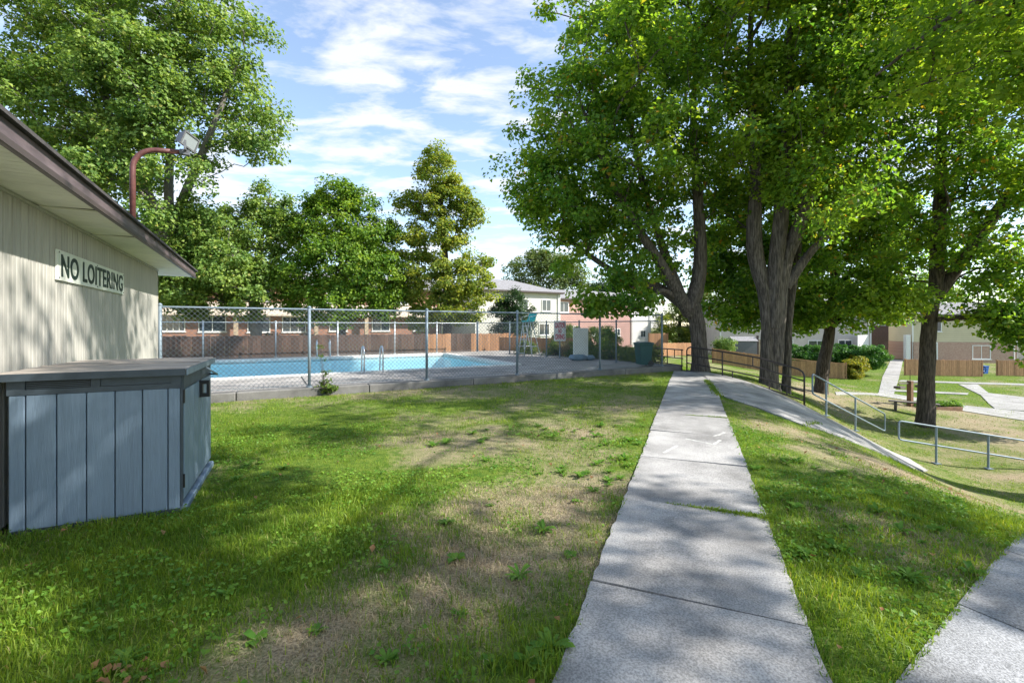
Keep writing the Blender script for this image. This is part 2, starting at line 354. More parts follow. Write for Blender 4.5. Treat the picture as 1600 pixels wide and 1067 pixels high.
def clad(base, freq, mname, axis='Z', dark=.6):
    """far cladding or brick: thin courses too small to pick apart"""
    m = M[base].copy(); m.name = mname; t = m.node_tree; b = t.nodes['Principled BSDF']; lk = b.inputs['Base Color'].links[0].from_socket
    co = t.nodes.new('ShaderNodeTexCoord'); w = t.nodes.new('ShaderNodeTexWave'); w.bands_direction = axis; w.inputs['Scale'].default_value = freq; t.links.new(co.outputs['Object'], w.inputs['Vector'])
    mr = t.nodes.new('ShaderNodeMapRange'); mr.inputs[1].default_value = 0; mr.inputs[2].default_value = .22; mr.inputs[3].default_value = dark; mr.inputs[4].default_value = 1; t.links.new(w.outputs[0], mr.inputs[0])
    mx = t.nodes.new('ShaderNodeMix'); mx.data_type = 'RGBA'; mx.blend_type = 'MULTIPLY'; mx.inputs[0].default_value = 1
    t.links.new(lk, mx.inputs[6]); t.links.new(mr.outputs[0], mx.inputs[7]); t.links.new(mx.outputs[2], b.inputs['Base Color'])
    return m
M['pinkbrick'] = clad('pinkbrick', 1.6, 'pink lap cladding')
M['creamclad'] = clad('creamclad', 1.6, 'cream lap cladding', dark=.75)
M['whiteclad'] = clad('whiteclad', 1.6, 'white lap cladding', dark=.75)
M['yellowclad'] = clad('yellowclad', 1.6, 'yellow lap cladding', dark=.7)
M['rooftan'] = clad('rooftan', 1.9, 'tan shingle courses', dark=.5)
def brick_mat(name, c1, c2, mortar):
    m = bpy.data.materials.new(name); m.use_nodes = True; t = m.node_tree; b = t.nodes['Principled BSDF']; b.inputs['Roughness'].default_value = .9
    co = t.nodes.new('ShaderNodeTexCoord'); mp = t.nodes.new('ShaderNodeMapping'); mp.inputs['Rotation'].default_value = (R(90), 0, 0); t.links.new(co.outputs['Object'], mp.inputs[0])
    br = t.nodes.new('ShaderNodeTexBrick'); br.inputs['Scale'].default_value = 4.4; br.inputs['Color1'].default_value = (*c1, 1); br.inputs['Color2'].default_value = (*c2, 1); br.inputs['Mortar'].default_value = (*mortar, 1)
    br.inputs['Mortar Size'].default_value = .02; t.links.new(mp.outputs[0], br.inputs['Vector']); t.links.new(br.outputs[0], b.inputs['Base Color'])
    return m
M['brick'] = brick_mat('red brick', (.24, .095, .06), (.34, .15, .085), (.34, .28, .23))
M['brownbrick'] = brick_mat('brown brick', (.085, .045, .032), (.12, .065, .045), (.12, .1, .09))
M['pinkstone'] = brick_mat('pinkish brick', (.36, .20, .15), (.46, .30, .23), (.45, .4, .34))
# ------------------------------------------------------------------ ground
def path_off(X, Y): return (.9285*X-.3714*Y)            # signed distance from the path's centre line
PW = .60
def dryness(X, Y):
    d = fbm(X, Y, 2.4, 2, 4)*1.0 + fbm(X, Y, .45, 9, 3)*.55 - .36
    for gx, gy, sx, sy, k in ((-.5, 2.9, 1.5, 1.1, .40), (.5, 4.3, .8, .9, .14), (-1.6, 6.6, 1.6, .8, .30), (1.4, 8.2, 1.2, 1.3, .16), (4.9, 6.6, 1.3, 1.2, .3), (3.4, 5.2, .8, 1.0, .22), (-1.2, 2.3, .8, .5, .25), (2.6, 13, 1.5, 1.2, .1),
                             (-3.2, 4.6, 1.5, 2.2, -.34), (-2.3, 2.6, .9, 1.0, -.30), (-3.6, 8.2, 1.8, 1.8, -.24), (-.5, 5.0, .8, .4, -.15), (2.4, 2.6, .7, .9, -.42), (4.2, 4.6, 1.2, .7, -.3), (17, 20, 5, 5, .14), (11, 16, 4, 4, .05), (24, 29, 4, 5, -.3), (30, 34, 6, 4, -.3)):
        d = d+k*np.exp(-((X-gx)/sx)**2-((Y-gy)/sy)**2)
    p = path_off(X, Y)
    d = d-.22*np.exp(-((np.abs(p)-PW-.12)/.22)**2)
    return np.clip(d, 0, 1)
def make_ground():
    ar = np.arange
    gx = np.concatenate([[-700, -250, -90, -45], ar(-28, -7, 1.0), ar(-7, 12, .1), ar(12, 46, .6), [60, 90, 200, 700]])
    gy = np.concatenate([[-80, -25, -6], ar(-1, 18, .1), ar(18, 52, .6), [60, 85, 140, 300, 900]])
    X, Y = np.meshgrid(gx, gy); Z = H(X, Y)
    Z = Z+(fbm(X, Y, .9, 5, 3)-.5)*.05*(np.abs(path_off(X, Y)) > .9)*((Y < 14) & (np.hypot(X, Y) > 1))
    A, B = to_yard(X, Y)
    Z = np.where((A > -12) & (A < 13.45) & (B > 11.85) & (B < 24.4), np.minimum(Z, -.06), Z)
    Z = np.where((A > -10.2) & (A < 9.4) & (B > 14.2) & (B < 23.8), -2.6, Z)
    Z = np.where(np.abs(path_off(X, Y)) < PW-.08, Z-.06, Z)
    n, m = len(gx), len(gy)
    i, j = np.meshgrid(np.arange(n-1), np.arange(m-1)); k = (j*n+i).ravel()
    F = np.stack([k, k+1, k+n+1, k+n], 1)
    me = np_mesh('ground', np.stack([X.ravel(), Y.ravel(), Z.ravel()], 1), F, 4)
    at = me.attributes.new('dry', 'FLOAT', 'POINT'); at.data.foreach_set('value', dryness(X, Y).ravel().astype(np.float32))
    me.polygons.foreach_set('use_smooth', [True]*len(me.polygons))
    tag(obj('ground', me, M['ground']), kind='structure')
make_ground()

def drape(name, Lf, Rt, mat, dz=.02, thick=.1, nu=6, step=.5, parent=None, kind='structure'):
    """a slab laid on the terrain between two edge lines"""
    Lf = [np.array(p, float) for p in Lf]; Rt = [np.array(p, float) for p in Rt]
    rows = []
    for i in range(len(Lf)-1):
        n = max(1, int(max(np.linalg.norm(Lf[i+1]-Lf[i]), np.linalg.norm(Rt[i+1]-Rt[i]))/step))
        for k in range(n+(i == len(Lf)-2)):
            t = k/n; rows.append((Lf[i]*(1-t)+Lf[i+1]*t, Rt[i]*(1-t)+Rt[i+1]*t))
    mb = MB(); v = []; w = nu+1
    for a, b in rows:
        for k in range(w):
            q = a+(b-a)*k/nu; v.append((q[0], q[1], hz(*q)+dz))
    n = len(v); r = len(rows)
    v += [(x, y, z-thick) for x, y, z in v]
    f = []
    for i in range(r-1):
        for k in range(nu): f.append((i*w+k, i*w+k+1, (i+1)*w+k+1, (i+1)*w+k))
    per = [k for k in range(w)]+[i*w+nu for i in range(1, r)]+[(r-1)*w+k for k in range(nu-1, -1, -1)]+[i*w for i in range(r-2, 0, -1)]
    for k in range(len(per)):
        a, b = per[k], per[(k+1) % len(per)]; f.append((a, a+n, b+n, b))
    mb.add(v, f); o = mb.build(name, mat, parent)
    if kind and not parent: o['kind'] = kind
    return o

# path of cast slabs
PD = np.array([.3714, .9285]); PN = np.array([.9285, -.3714])
path = empty('path', (0, 0, 0), kind='structure')
js = [2.656*1.077+1.497*(k-3) for k in range(14)]
SL = []
for k in range(len(js)-1):
    s0, s1 = js[k]+.008, js[k+1]-.008
    if s0 > 17.6: break
    s1 = min(s1, 17.7)
    wl, wr = PW+random.uniform(-.012, .012), PW+random.uniform(-.012, .012)
    mb = MB(); tilt = random.uniform(-.006, .006); zz = .022+random.uniform(-.004, .004)
    SL.append((s0, s1, zz, tilt)); n = 16; v = []
    for i in range(n+1):
        s = s0+(s1-s0)*i/n
        for j, w in ((0, -wl+random.uniform(-.009, .009)), (1, 0), (2, wr+random.uniform(-.009, .009))):
            q = PD*(s+(random.uniform(-.004, .004) if i in (0, n) else 0))+PN*w; v.append((q[0], q[1], min(0, hz(*q)*.4)+zz+tilt*w/PW))
    N = len(v); v += [(a, b, c-.11) for a, b, c in v]; f = []
    for i in range(n):
        for j in (0, 1): f.append((i*3+j, i*3+j+1, i*3+j+4, i*3+j+3))
    per = [0, 1, 2]+[i*3+2 for i in range(1, n+1)]+[n*3+1, n*3]+[i*3 for i in range(n-1, 0, -1)]
    for a in range(len(per)): f.append((per[a], per[a]+N, per[(a+1) % len(per)]+N, per[(a+1) % len(per)]))
    mb.add(v, f); mb.build('concrete_slab', M['path'], path)
# a hairline crack along the left edge of one slab
ck = MB(); q0 = PD*(js[4]-1.25)-PN*.40; pts = [q0+PD*(.13*i)+PN*(-.012*i+random.uniform(-.012, .012)) for i in range(9)]
for i in range(8):
    a, b = pts[i], pts[i+1]; w = PN*.0035*(1-abs(i-3.5)/6); ck.add([(*(a-w), .0275), (*(a+w), .0275), (*(b+w), .0275), (*(b-w), .0275), (*(a-w), .02), (*(a+w), .02), (*(b+w), .02), (*(b-w), .02)], [(0, 1, 2, 3), (0, 4, 5, 1), (2, 6, 7, 3)])
ck.build('crack', M['black'], path)
# worn painted marks on the slab in the sun
def stroke(p0, p1, w, mb=None):
    p0, p1 = np.array(p0), np.array(p1); d = (p1-p0)/np.linalg.norm(p1-p0); q = np.array([-d[1], d[0]])*w/2; n = 9; mb = mb or MB(); v = []
    def top(p):
        s, o = float(p @ PD), float(p @ PN); k = next((t for t in SL if t[0]-.01 <= s <= t[1]+.01), SL[-1]); return k[2]+k[3]*o/PW+.0025
    for i in range(n+1):
        p = p0+(p1-p0)*i/n; f = random.uniform(.55, 1.0)
        v += [(*(p-q*f), top(p-q)), (*(p+q*random.uniform(.6, 1)), top(p+q))]
    return mb.add(v, [(2*i, 2*i+2, 2*i+3, 2*i+1) for i in range(n)])
stroke((1.96, 5.78), (2.26, 6.12), .05).build('painted_mark', M['mark'], path)
stroke((2.77, 6.16), (2.98, 6.40), .05, stroke((2.52, 6.50), (2.76, 6.18), .05)).build('painted_mark', M['mark'], path)
stroke((2.98, 6.62), (3.28, 6.90), .045).build('painted_mark', M['mark'], path)

drape('ramp_pavement', [(6.22, 14.3), (4.98, 10.65), (5.05, 9.78), (5.28, 9.07), (5.5, 8.45)], [(6.6, 16.7), (7.3, 15.1), (7.9, 13.95), (8.3, 12.95), (8.75, 12.3)], M['kerb'], .03, .16, nu=12)
bpy.data.objects['ramp_pavement'].data.materials[0] = M['path']
drape('ramp_pavement', [(5.515, 8.46), (6.5, 8.55), (8.4, 9.6), (10.4, 11.2)], [(8.77, 12.32), (9.3, 12.45), (9.9, 12.5), (10.9, 12.3)], M['path'], .034, .16, nu=12)
# pavement at the viewer's right, slabs across its width
pav = empty('pavement', (0, 0, 0), kind='structure')
pd = np.array([.822, .570]); pn = np.array([.570, -.822])
for k in range(-2, 6):
    a = np.array([1.80, 2.09])+pd*(k*1.45-.35+.008); b = np.array([1.80, 2.09])+pd*((k+1)*1.45-.35-.008)
    if k < 0: continue
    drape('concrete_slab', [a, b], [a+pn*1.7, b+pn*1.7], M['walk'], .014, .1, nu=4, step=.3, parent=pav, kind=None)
# paths of the lower green
drape('far_walk', [(20.9, 25.6), (28.6, 34.6), (36.9, 43.6)], [(22.5, 26.4), (29.8, 34.5), (37.9, 43.4)], M['farpath'], .03, .1, nu=3)
drape('cross_path', [(15.8, 21.9), (20.85, 25.6), (22.55, 26.35), (22.6, 24.4), (22.9, 22.4), (23.3, 21.8), (24.2, 20.4)], [(15.2, 21.0), (18.8, 23.2), (19.8, 22.2), (20.1, 21.0), (20.4, 20.2), (21.3, 18.7), (22.5, 16.9)], M['farpath'], .026, .1, nu=4)
drape('paved_area', [(30.7, 30.8), (27.2, 26.0), (24.5, 23.0), (23.4, 21.7)], [(32.0, 30.8), (28.5, 26.8), (28.9, 24.4), (26.0, 19.0)], M['farpath'], .034, .1, nu=4)
drape('garden_path', [(27.95, 32.4), (34.6, 30.3), (39, 29.0)], [(28.8, 33.2), (35.6, 31.1), (40, 29.8)], M['farpath'], .03, .1, nu=2)
drape('garden_path', [(23.3, 27.5), (26.5, 26.1)], [(23.9, 28.1), (27.2, 26.7)], M['farpath'], .042, .1, nu=2)

# ------------------------------------------------------------------ pool yard: deck, kerb, pool, water
DZ = .17
deck = empty('pool_deck', yard(0, 11.9, 0), TH, kind='structure')
def dbox(name, a0, a1, b0, b1, z0, z1, mat, parent=deck):
    mb = MB(); mb.bbox(a0, a1, b0-11.9, b1-11.9, z0, z1, .008); return mb.build(name, mat, parent)
mb = MB()
for a0, a1, b0, b1 in ((-9, 13.42, 11.96, 14.98), (8.8, 13.42, 14.98, 24.5), (-9, 8.8, 23.2, 24.5)): mb.box(a0, a1, b0-11.9, b1-11.9, -.25, DZ-.035)
mb.build('deck_bed', M['joint'], deck)
av = [-9.0+.05]+[-8.1+3.02*k for k in range(8)]; g = .016
for k in range(len(av)-1):
    a0, a1 = av[k], av[k+1] if k < len(av)-2 else 13.40
    dbox('concrete_slab', a0+g, a1-g, 11.97, 14.80, -.02, DZ+random.uniform(-.004, .004), M['deck'])
for i in range(2):
    for j in range(4): dbox('concrete_slab', 8.86+2.27*i+g, 8.86+2.27*(i+1)-g, 14.80+2.42*j+g, 14.80+2.42*(j+1)-g, -.02, DZ+random.uniform(-.004, .004), M['deck'])
for k in range(6): dbox('concrete_slab', -9+2.97*k+g, -9+2.97*(k+1)-g, 23.3, 24.45, -.02, DZ+random.uniform(-.004, .004), M['deck'])
for k in range(6):                                                    # coping stones
    dbox('coping', -9.0+2.92*k+.004, -9.0+2.92*(k+1)-.004, 14.82, 15.14, .0, DZ+.03, M['coping'])
    dbox('coping', -9.0+2.92*k+.004, -9.0+2.92*(k+1)-.004, 22.96, 23.28, .0, DZ+.03, M['coping'])
for k in range(3): dbox('coping', 8.50, 8.83, 15.15+2.6*k, 15.15+2.6*(k+1)-.008, .0, DZ+.03, M['coping'])
kerb = empty('pool_kerb', yard(0, 11.6, 0), TH, kind='structure')
for k in range(6):
    a0 = -3.4+2.86*k; MB().bbox(a0+.005, a0+2.86-.005, 0, .35, -.35, DZ+.016+random.uniform(-.005, .005), .02).build('kerb_stone', M['kerb'], kerb)
for k in range(4): MB().bbox(13.42, 13.76, .36+3.1*k, .36+3.1*(k+1)-.01, -.6, DZ+.016, .02).build('kerb_stone', M['kerb'], kerb)
pool = MB()
pool.add([(-9, 15.14, .1), (8.5, 15.14, .1), (8.5, 22.96, .1), (-9, 22.96, .1), (-9, 15.14, -1.4), (8.5, 15.14, -1.1), (8.5, 22.96, -1.1), (-9, 22.96, -1.4)],
         [(4, 5, 6, 7), (0, 1, 5, 4), (1, 2, 6, 5), (2, 3, 7, 6), (3, 0, 4, 7)])
po = pool.build('pool_basin', M['basin'], None, (0, 0, 0), (0, 0, TH)); tag(po, kind='structure')
wg = MB(); nx, ny = 40, 18
wg.add([(-9+17.5*i/nx, 15.14+7.82*j/ny, .065) for j in range(ny+1) for i in range(nx+1)], [(j*(nx+1)+i, j*(nx+1)+i+1, (j+1)*(nx+1)+i+1, (j+1)*(nx+1)+i) for j in range(ny) for i in range(nx)])
tag(wg.build('pool_water', M['water'], None, (0, 0, 0), (0, 0, TH)), kind='structure')

# ------------------------------------------------------------------ pool building at the left
bld = empty('pool_building', yard(-1.85, 11.15, 0), TH, 'low pool building with cream vertical metal siding and brown eave', 'building')
MB().box(-8, -.004, -13, 0, -.2, 2.765).build('wall_core', M['batten'], bld)
me = None
for k in range(86):
    y = -12.9+.15*k
    if me is None:
        pr = [(-.003, .007), (.010, .009), (.013, .014), (.013, .066), (.009, .070), (.009, .080), (.013, .084), (.013, .136), (.010, .141), (-.003, .143)]
        b = MB().prism(pr, 0, 2.72); me = b.mesh('siding_board')
    obj('siding_board', me, M['siding'], bld, (0, y, .03))
MB().box(-.02, .02, -.03, .02, .0, 2.74).build('corner_trim', M['siding'], bld)
MB().box(0, .03, -13, .0, 2.735, 2.762).build('wall_trim', M['siding'], bld)
spm = MB(); spm.box(.012, .462, .004, .098, 0, .012); spm.box(.012, .462, .102, .198, 0, .012); spm.box(.012, .462, .202, .296, 0, .012); spm.box(.012, .462, 0, .3, .008, .014)
sme = spm.mesh('soffit_panel')
for k in range(47):
    y = -12.85+.3*k
    rot = (0, 0, 0)
    if k in (24, 29): rot = (R(2.2), R(-1.5), 0)
    obj('soffit_panel', sme, M['soffit'], bld, (0, y, 2.768), rot)
gpm = MB()
for k in range(12): gpm.box(-4.6, .01, .02+.1*k+.003, .02+.1*(k+1)-.003, 0, .012)
gpm.box(-4.6, .01, .02, 1.22, .008, .014)
gpm.build('gable_soffit', M['soffit'], bld, (0, 0, 2.768))
MB().box(.464, .492, -13, 1.28, 2.742, 2.895).build('fascia', M['fascia'], bld)
MB().box(.494, .506, -13, 1.29, 2.742, 2.785).build('fascia_cap', M['darktrim'], bld)
prof = [(.53, 2.897), (.53, 2.925), (-4.0, 4.12), (-8.6, 2.925), (-8.6, 2.897), (-4.0, 4.07)]
v = [(x, -13.2, z) for x, z in prof]+[(x, 1.34, z) for x, z in prof]; n = len(prof)
MB().add(v, [tuple(range(n)), tuple(range(2*n-1, n-1, -1))]+[(k, k+n, (k+1) % n+n, (k+1) % n) for k in range(n)]).build('roof', M['shingle'], bld)
gf = [(.49, 2.74), (.49, 2.89), (-4.0, 4.06), (-4.0, 3.88)]
v = [(x, 1.255, z) for x, z in gf]+[(x, 1.285, z) for x, z in gf]
MB().add(v, [(0, 1, 2, 3), (7, 6, 5, 4)]+[(k, k+4, (k+1) % 4+4, (k+1) % 4) for k in range(4)]).build('gable_fascia', M['fascia'], bld)

def text_mesh(txt, w, h, depth, off=.012, name='lettering', space=1.0):
    cu = bpy.data.curves.new('tmp', 'FONT'); cu.body = txt; cu.extrude = .5; cu.offset = off; cu.size = 1; cu.space_character = space; cu.align_x = 'LEFT'
    o = bpy.data.objects.new('tmp', cu); C.objects.link(o)
    bpy.context.view_layer.update(); dg = bpy.context.evaluated_depsgraph_get()
    me = bpy.data.meshes.new_from_object(o.evaluated_get(dg)); bpy.data.objects.remove(o); bpy.data.curves.remove(cu)
    n = len(me.vertices); a = np.empty(n*3, np.float32); me.vertices.foreach_get('co', a); a = a.reshape(-1, 3)
    lo, hi = a.min(0), a.max(0); a = (a-(lo+hi)/2)/(hi-lo)*np.array([w, h, depth]); me.vertices.foreach_set('co', a.astype(np.float32).ravel()); me.update(); me.name = name
    me.materials.clear(); return me
sg = empty('sign', (*yard(-1.85+.014, 11.15-3.76)[:2], 2.275), TH, 'long white no loitering sign on cream siding', 'sign')
MB().bbox(0, .022, -1.23, 1.23, -.154, .154, .004).build('panel', M['signwhite'], sg)
obj('lettering', text_mesh('NO LOITERING', 2.28, .235, .005, .017, space=1.08), M['signletter'], sg, (.0245, 0, 0), (R(90), 0, R(90)))

for y in (-1.19, 0, 1.19):
    for z in (-.13, .13): MB().tube([(.02, y, z), (.026, y, z)], .009, 8).build('screw', M['grey'], sg)
# floodlight on its bent pole
fl = empty('floodlight', (*yard(-1.62, 8.14)[:2], 3.05), TH, 'floodlight on bent red brown pole standing on the roof edge', 'floodlight')
pts = [(0, 0, -.1), (0, 0, .84)]+[(.30-.30*math.cos(t), 0, .84+.30*math.sin(t)) for t in np.linspace(.15, 1.45, 8)]+[(.56, 0, 1.165)]
MB().tube(pts, .036, 12).build('pole', M['polebrown'], fl, smooth=True)
br = MB(); br.tube([(.54, 0, 1.165), (.64, 0, 1.17)], .045, 10); br.box(.58, .66, -.04, .04, 1.13, 1.2); br.build('bracket', M['grey'], fl)
arm = MB(); arm.box(.60, .63, -.11, -.09, 1.19, 1.32); arm.box(.60, .63, .09, .11, 1.19, 1.32); arm.box(.60, .63, -.11, .11, 1.18, 1.20); arm.build('yoke', M['grey'], fl)
Mx = Matrix.Translation((.62, 0, 1.345)) @ Matrix.Scale(.85, 4) @ Matrix.Rotation(R(-38), 4, 'Z') @ Matrix.Rotation(R(14), 4, 'Y') @ Matrix.Rotation(R(-12), 4, 'X')
hb = MB(); v = [(-.11, -.09, -.07), (-.11, .09, -.07), (-.11, .09, .07), (-.11, -.09, .07), (.06, -.15, -.115), (.06, .15, -.115), (.06, .15, .115), (.06, -.15, .115)]
hb.add([Mx @ Vector(p) for p in v], [(0, 3, 2, 1), (4, 5, 6, 7), (0, 1, 5, 4), (1, 2, 6, 5), (2, 3, 7, 6), (3, 0, 4, 7)])
hs = hb.build('lamp_housing', M['grey'], fl)
rim = MB(); [rim.box(*q, M=Mx) for q in ((.061, .085, -.16, .16, -.125, -.10), (.061, .085, -.16, .16, .10, .125), (.061, .085, -.16, -.135, -.0995, .0995), (.061, .085, .135, .16, -.0995, .0995))]
rim.build('rim', M['grey'], hs); MB().box(.064, .072, -.134, .134, -.099, .099, M=Mx).build('lens', M['glass'], hs)
vp = empty('vent_pipe', (*yard(-2.05, 11.2)[:2], 3.1), TH, 'small white vent pipe on the roof near the gable end', 'vent pipe')
MB().tube([(0, 0, -.05), (0, 0, .42)], .055, 12).build('pipe', M['white'], vp); MB().tube([(0, 0, .4), (0, 0, .45)], .075, 12).build('cap', M['white'], vp)

# ------------------------------------------------------------------ storage shed
sh = empty('storage_shed', (-3.97, 3.53, -.02), R(25.8), 'blue grey plank storage box with weathered lid beside the pool building', 'storage shed')
SW, SD, SH = 1.11, 1.47, 1.13
MB().box(.02, SW-.02, .02, SD, .0, 1.24).build('body', M['shedframe'], sh)
for q in ((-.006, SW+.006, 1.122, 1.165), (-.006, .10, 1.1655, 1.245), (.50, .56, 1.1655, 1.245), (1.045, SW+.006, 1.1655, 1.245)): MB().box(q[0], q[1], -.012, .02, q[2], q[3]).build('frame_rail', M['shedframe'], sh)
MB().box(0, SW, -.006, .02, .0, .05).build('frame_rail', M['shedframe'], sh)
xs = [0, .10, .285, .47, .655, .84, 1.02, 1.11]
for k in range(7): MB().bbox(xs[k]+.004, xs[k+1]-.004, -.008, .02, .05, 1.12, .005).build('plank', M['plankgrey'], sh)
vg = MB(); vg.box(.10, .50, .004, .02, 1.166, 1.243); vgo = vg.build('vent_grille', M['black'], sh)
for k in range(5): MB().box(.105, .495, -.010, .006, 1.170+.015*k, 1.178+.015*k, M=Matrix.Rotation(0, 4, 'X')).build('louvre', M['shedframe'], vgo)
MB().box(.562, 1.043, -.004, .02, 1.168, 1.243).build('recessed_panel', M['shedframe'], sh)
lid = MB(); lid.bbox(-.06, SW+.05, -.05, SD+.03, 1.25, 1.305, .015); lo_ = lid.build('lid', M['shedlid'], sh)
MB().bbox(-.058, SW+.048, -.063, -.052, 1.238, 1.296, .004).build('lid_edge', M['shedframe'], lo_)
MB().bbox(SW+.052, SW+.062, -.055, SD+.03, 1.238, 1.296, .004).build('lid_edge', M['galv'], lo_)
MB().box(-.04, SW+.04, .62, .66, 1.3055, 1.312).build('lid_batten', M['shedlid'], lo_)
for (y0, y1) in ((.03, .835), (.845, 1.45)):
    d = MB(); d.bbox(SW-.012, SW+.012, y0, y1, .10, 1.105, .005); do = d.build('door', M['plankgrey'], sh)
    w = (y1-y0)/4
    for k in range(4): MB().bbox(SW+.0125, SW+.022, y0+w*k+.004, y0+w*(k+1)-.004, .115, 1.10, .004).build('plank', M['plankgrey'], do)
    MB().box(SW-.01, SW+.02, y0, y1, 1.107, 1.235).build('door_head', M['shedframe'], do)
for z in (.22, .98): MB().box(SW+.0, SW+.03, .012, .03, z, z+.12).build('hinge', M['black'], sh)

hd = MB(); hd.box(SW+.023, SW+.05, .74, .80, .93, 1.10); hd.box(SW+.05, SW+.085, .74, .80, 1.065, 1.10); hd.box(SW+.05, SW+.085, .74, .80, .93, .965); hd.box(SW+.085, SW+.11, .74, .80, .93, 1.10)
hd.build('handle', M['black'], sh)
MB().tube([(SW+.03, .95, 1.24), (SW+.10, 1.02, 1.17), (SW+.13, 1.12, 1.13), (SW+.03, 1.3, 1.12)], .011, 8).build('latch_arm', M['galv'], sh, smooth=True)
MB().bbox(SW-.01, SW+.05, .0, SD, -.02, .07, .01).build('threshold', M['plankgrey'], sh)
MB().box(SW+.0, SW+.016, .0, .028, .05, 1.24).build('corner_post', M['shedframe'], sh)
# ------------------------------------------------------------------ chain link fences
def chainlink(name, label, p0, p1, posts, z0, zt, mats, pr=.04, pitch=.105, wr=.0034, group='chain link fences round the pool'):
    """posts: distances from p0 along the fence"""
    p0, p1 = np.array(p0[:2]), np.array(p1[:2]); d = p1-p0; Ln = float(np.linalg.norm(d)); ang = math.atan2(d[1], d[0])
    f = empty(name, (p0[0], p0[1], z0), ang, label, 'fence')
    h = zt-z0
    pm = MB().tube([(0, 0, -.02), (0, 0, h+.0)], pr, 10).mesh('post', True); cm = MB().tube([(0, 0, h), (0, 0, h+.02), (0, 0, h+.05)], [pr*1.25, pr*1.2, pr*.4], 10).mesh('post_cap', True)
    bm_ = MB(); bm_.tube([(0, 0, 0), (0, 0, .035)], pr*1.9, 10); bm_ = bm_.mesh('base_plate')
    for x in posts:
        p = obj('post', pm, mats[0], f, (x, 0, 0)); obj('post_cap', cm, mats[0], p); obj('base_plate', bm_, mats[0], p)
    MB().tube([(0, 0, h-.03), (Ln, 0, h-.03)], pr*.58, 8).build('top_rail', mats[0], f)
    MB().tube([(0, 0, .06), (Ln, 0, .06)], .005, 5).build('tension_wire', mats[0], f)
    V = []; F = []; zb, zz = .03, h-.03; hh = zz-zb
    tri = [(0, 1), (-.87, -.5), (.87, -.5)]
    for s in (1, -1):
        k = -hh
        while k < Ln:
            a, b = k, k+hh; ta = max(0, -a)/hh; tb = 1-max(0, b-Ln)/hh
            if tb > ta:
                for t in (ta, tb):
                    x = a+hh*t; z = zb+hh*(t if s > 0 else 1-t)
                    for (ex, ey) in tri: V.append((x+ex*wr*.7, .5*s*wr+ey*wr+.0, z-s*ex*wr*.7))
                n = len(V)-6; F += [(n, n+1, n+4, n+3), (n+1, n+2, n+5, n+4), (n+2, n, n+3, n+5)]
            k += pitch
    o = obj('wire_mesh', np_mesh('wire_mesh', np.array(V), np.array(F), 4), M['wire'], f, (0, -pr*.8, 0)); o['kind'] = 'stuff'
    return f
FB = 11.78
fp = [-1.9, .96, 3.88, 6.71, 9.92, 12.86]
cf_ = chainlink('chain_link_fence', 'blue grey chain link fence along the pool kerb nearest the lawn', yard(-1.9, FB), yard(12.86, FB), [a+1.9 for a in fp], DZ+.017, 2.09, (M['galv'],), .036, wr=.0034)
sp0, sp1 = np.array(yard(12.86, 11.95)[:2]), np.array(yard(11.15, 24.3)[:2])
ln = float(np.linalg.norm(sp1-sp0))
chainlink('chain_link_fence', 'chain link fence closing the end of the pool deck by the bushes', sp0, sp1, [2.0, 4.1, 6.3, 9.3, ln], DZ, 1.88, (M['galv'],), .032, wr=.003)
bp = [-8.1, -5.25, -2.38, .51, 3.31, 6.22, 8.61, 11.1]
chainlink('chain_link_fence', 'pale chain link fence behind the far side of the pool', yard(-8.1, 24.35), yard(11.1, 24.35), [a+8.1 for a in bp], DZ, 1.87, (M['galvlight'],), .036, wr=.003)

# ------------------------------------------------------------------ things on the deck
def pool_ladder(name, a, b, rz, label):
    t = empty(name, yard(a, b, DZ), TH+rz, label, 'pool ladder', 'steel pool ladders')
    for x in (-.29, .29):
        pts = [(x, -.32, 0), (x, -.32, .55)]+[(x, -.12-.20*math.cos(q), .62+.24*math.sin(q)) for q in np.linspace(0, math.pi, 9)]+[(x, .12, .35), (x, .14, -.9)]
        MB().tube(pts, .024, 8).build('rail', M['steel'], t, smooth=True)
        MB().tube([(x, -.32, 0), (x, -.32, .02)], .05, 10).build('flange', M['steel'], t)
        MB().tube([(x, -.32, .26), (x, .12, .22)], .016, 6).build('brace', M['steel'], t)
    for k in range(3): MB().box(-.28, .28, .08, .17, -.25-.25*k, -.22-.25*k).build('step', M['white'], t)
pool_ladder('pool_ladder', 3.05, 14.86, 0, 'steel pool ladder at the near edge of the pool')
pool_ladder('pool_ladder', 2.52, 23.24, math.pi, 'steel pool ladder at the far edge of the pool')

lc = empty('lifeguard_chair', yard(11.35, 18.8, DZ), TH+R(12), 'tall metal lifeguard chair with teal seat and ladder', 'lifeguard chair')
for y in (-.20, .20): MB().tube([(-.55, y-.05, 0), (-.18, y, 1.62), (-.10, y, 1.70), (.06, y, 1.72)], .024, 8).build('ladder_rail', M['galvlight'], lc, smooth=True)
for k in range(5):
    t = (.12+.2*k); MB().tube([(-.55+.37*t, -.24, 1.62*t), (-.55+.37*t, .24, 1.62*t)], .02, 6).build('rung', M['galvlight'], lc)
for y in (-.26, .26):
    MB().tube([(.0, y, 1.70), (.52, y*1.1, 0)], .022, 8).build('leg', M['galvlight'], lc); MB().tube([(-.12, y, 1.70), (-.02, y, 0)], .022, 8).build('leg', M['galvlight'], lc)
MB().tube([(-.02, -.26, .5), (.38, -.28, .5), (.38, .28, .5), (-.02, .26, .5)], .016, 6).build('brace', M['galvlight'], lc)
st = MB(); prof = [(-.24, 1.73), (-.22, 1.70), (.06, 1.70), (.20, 1.76), (.34, 2.10), (.33, 2.14), (.29, 2.11), (.15, 1.82), (.04, 1.76), (-.22, 1.76)]
n = len(prof); v = [(x, -.25, z) for x, z in prof]+[(x, .25, z) for x, z in prof]
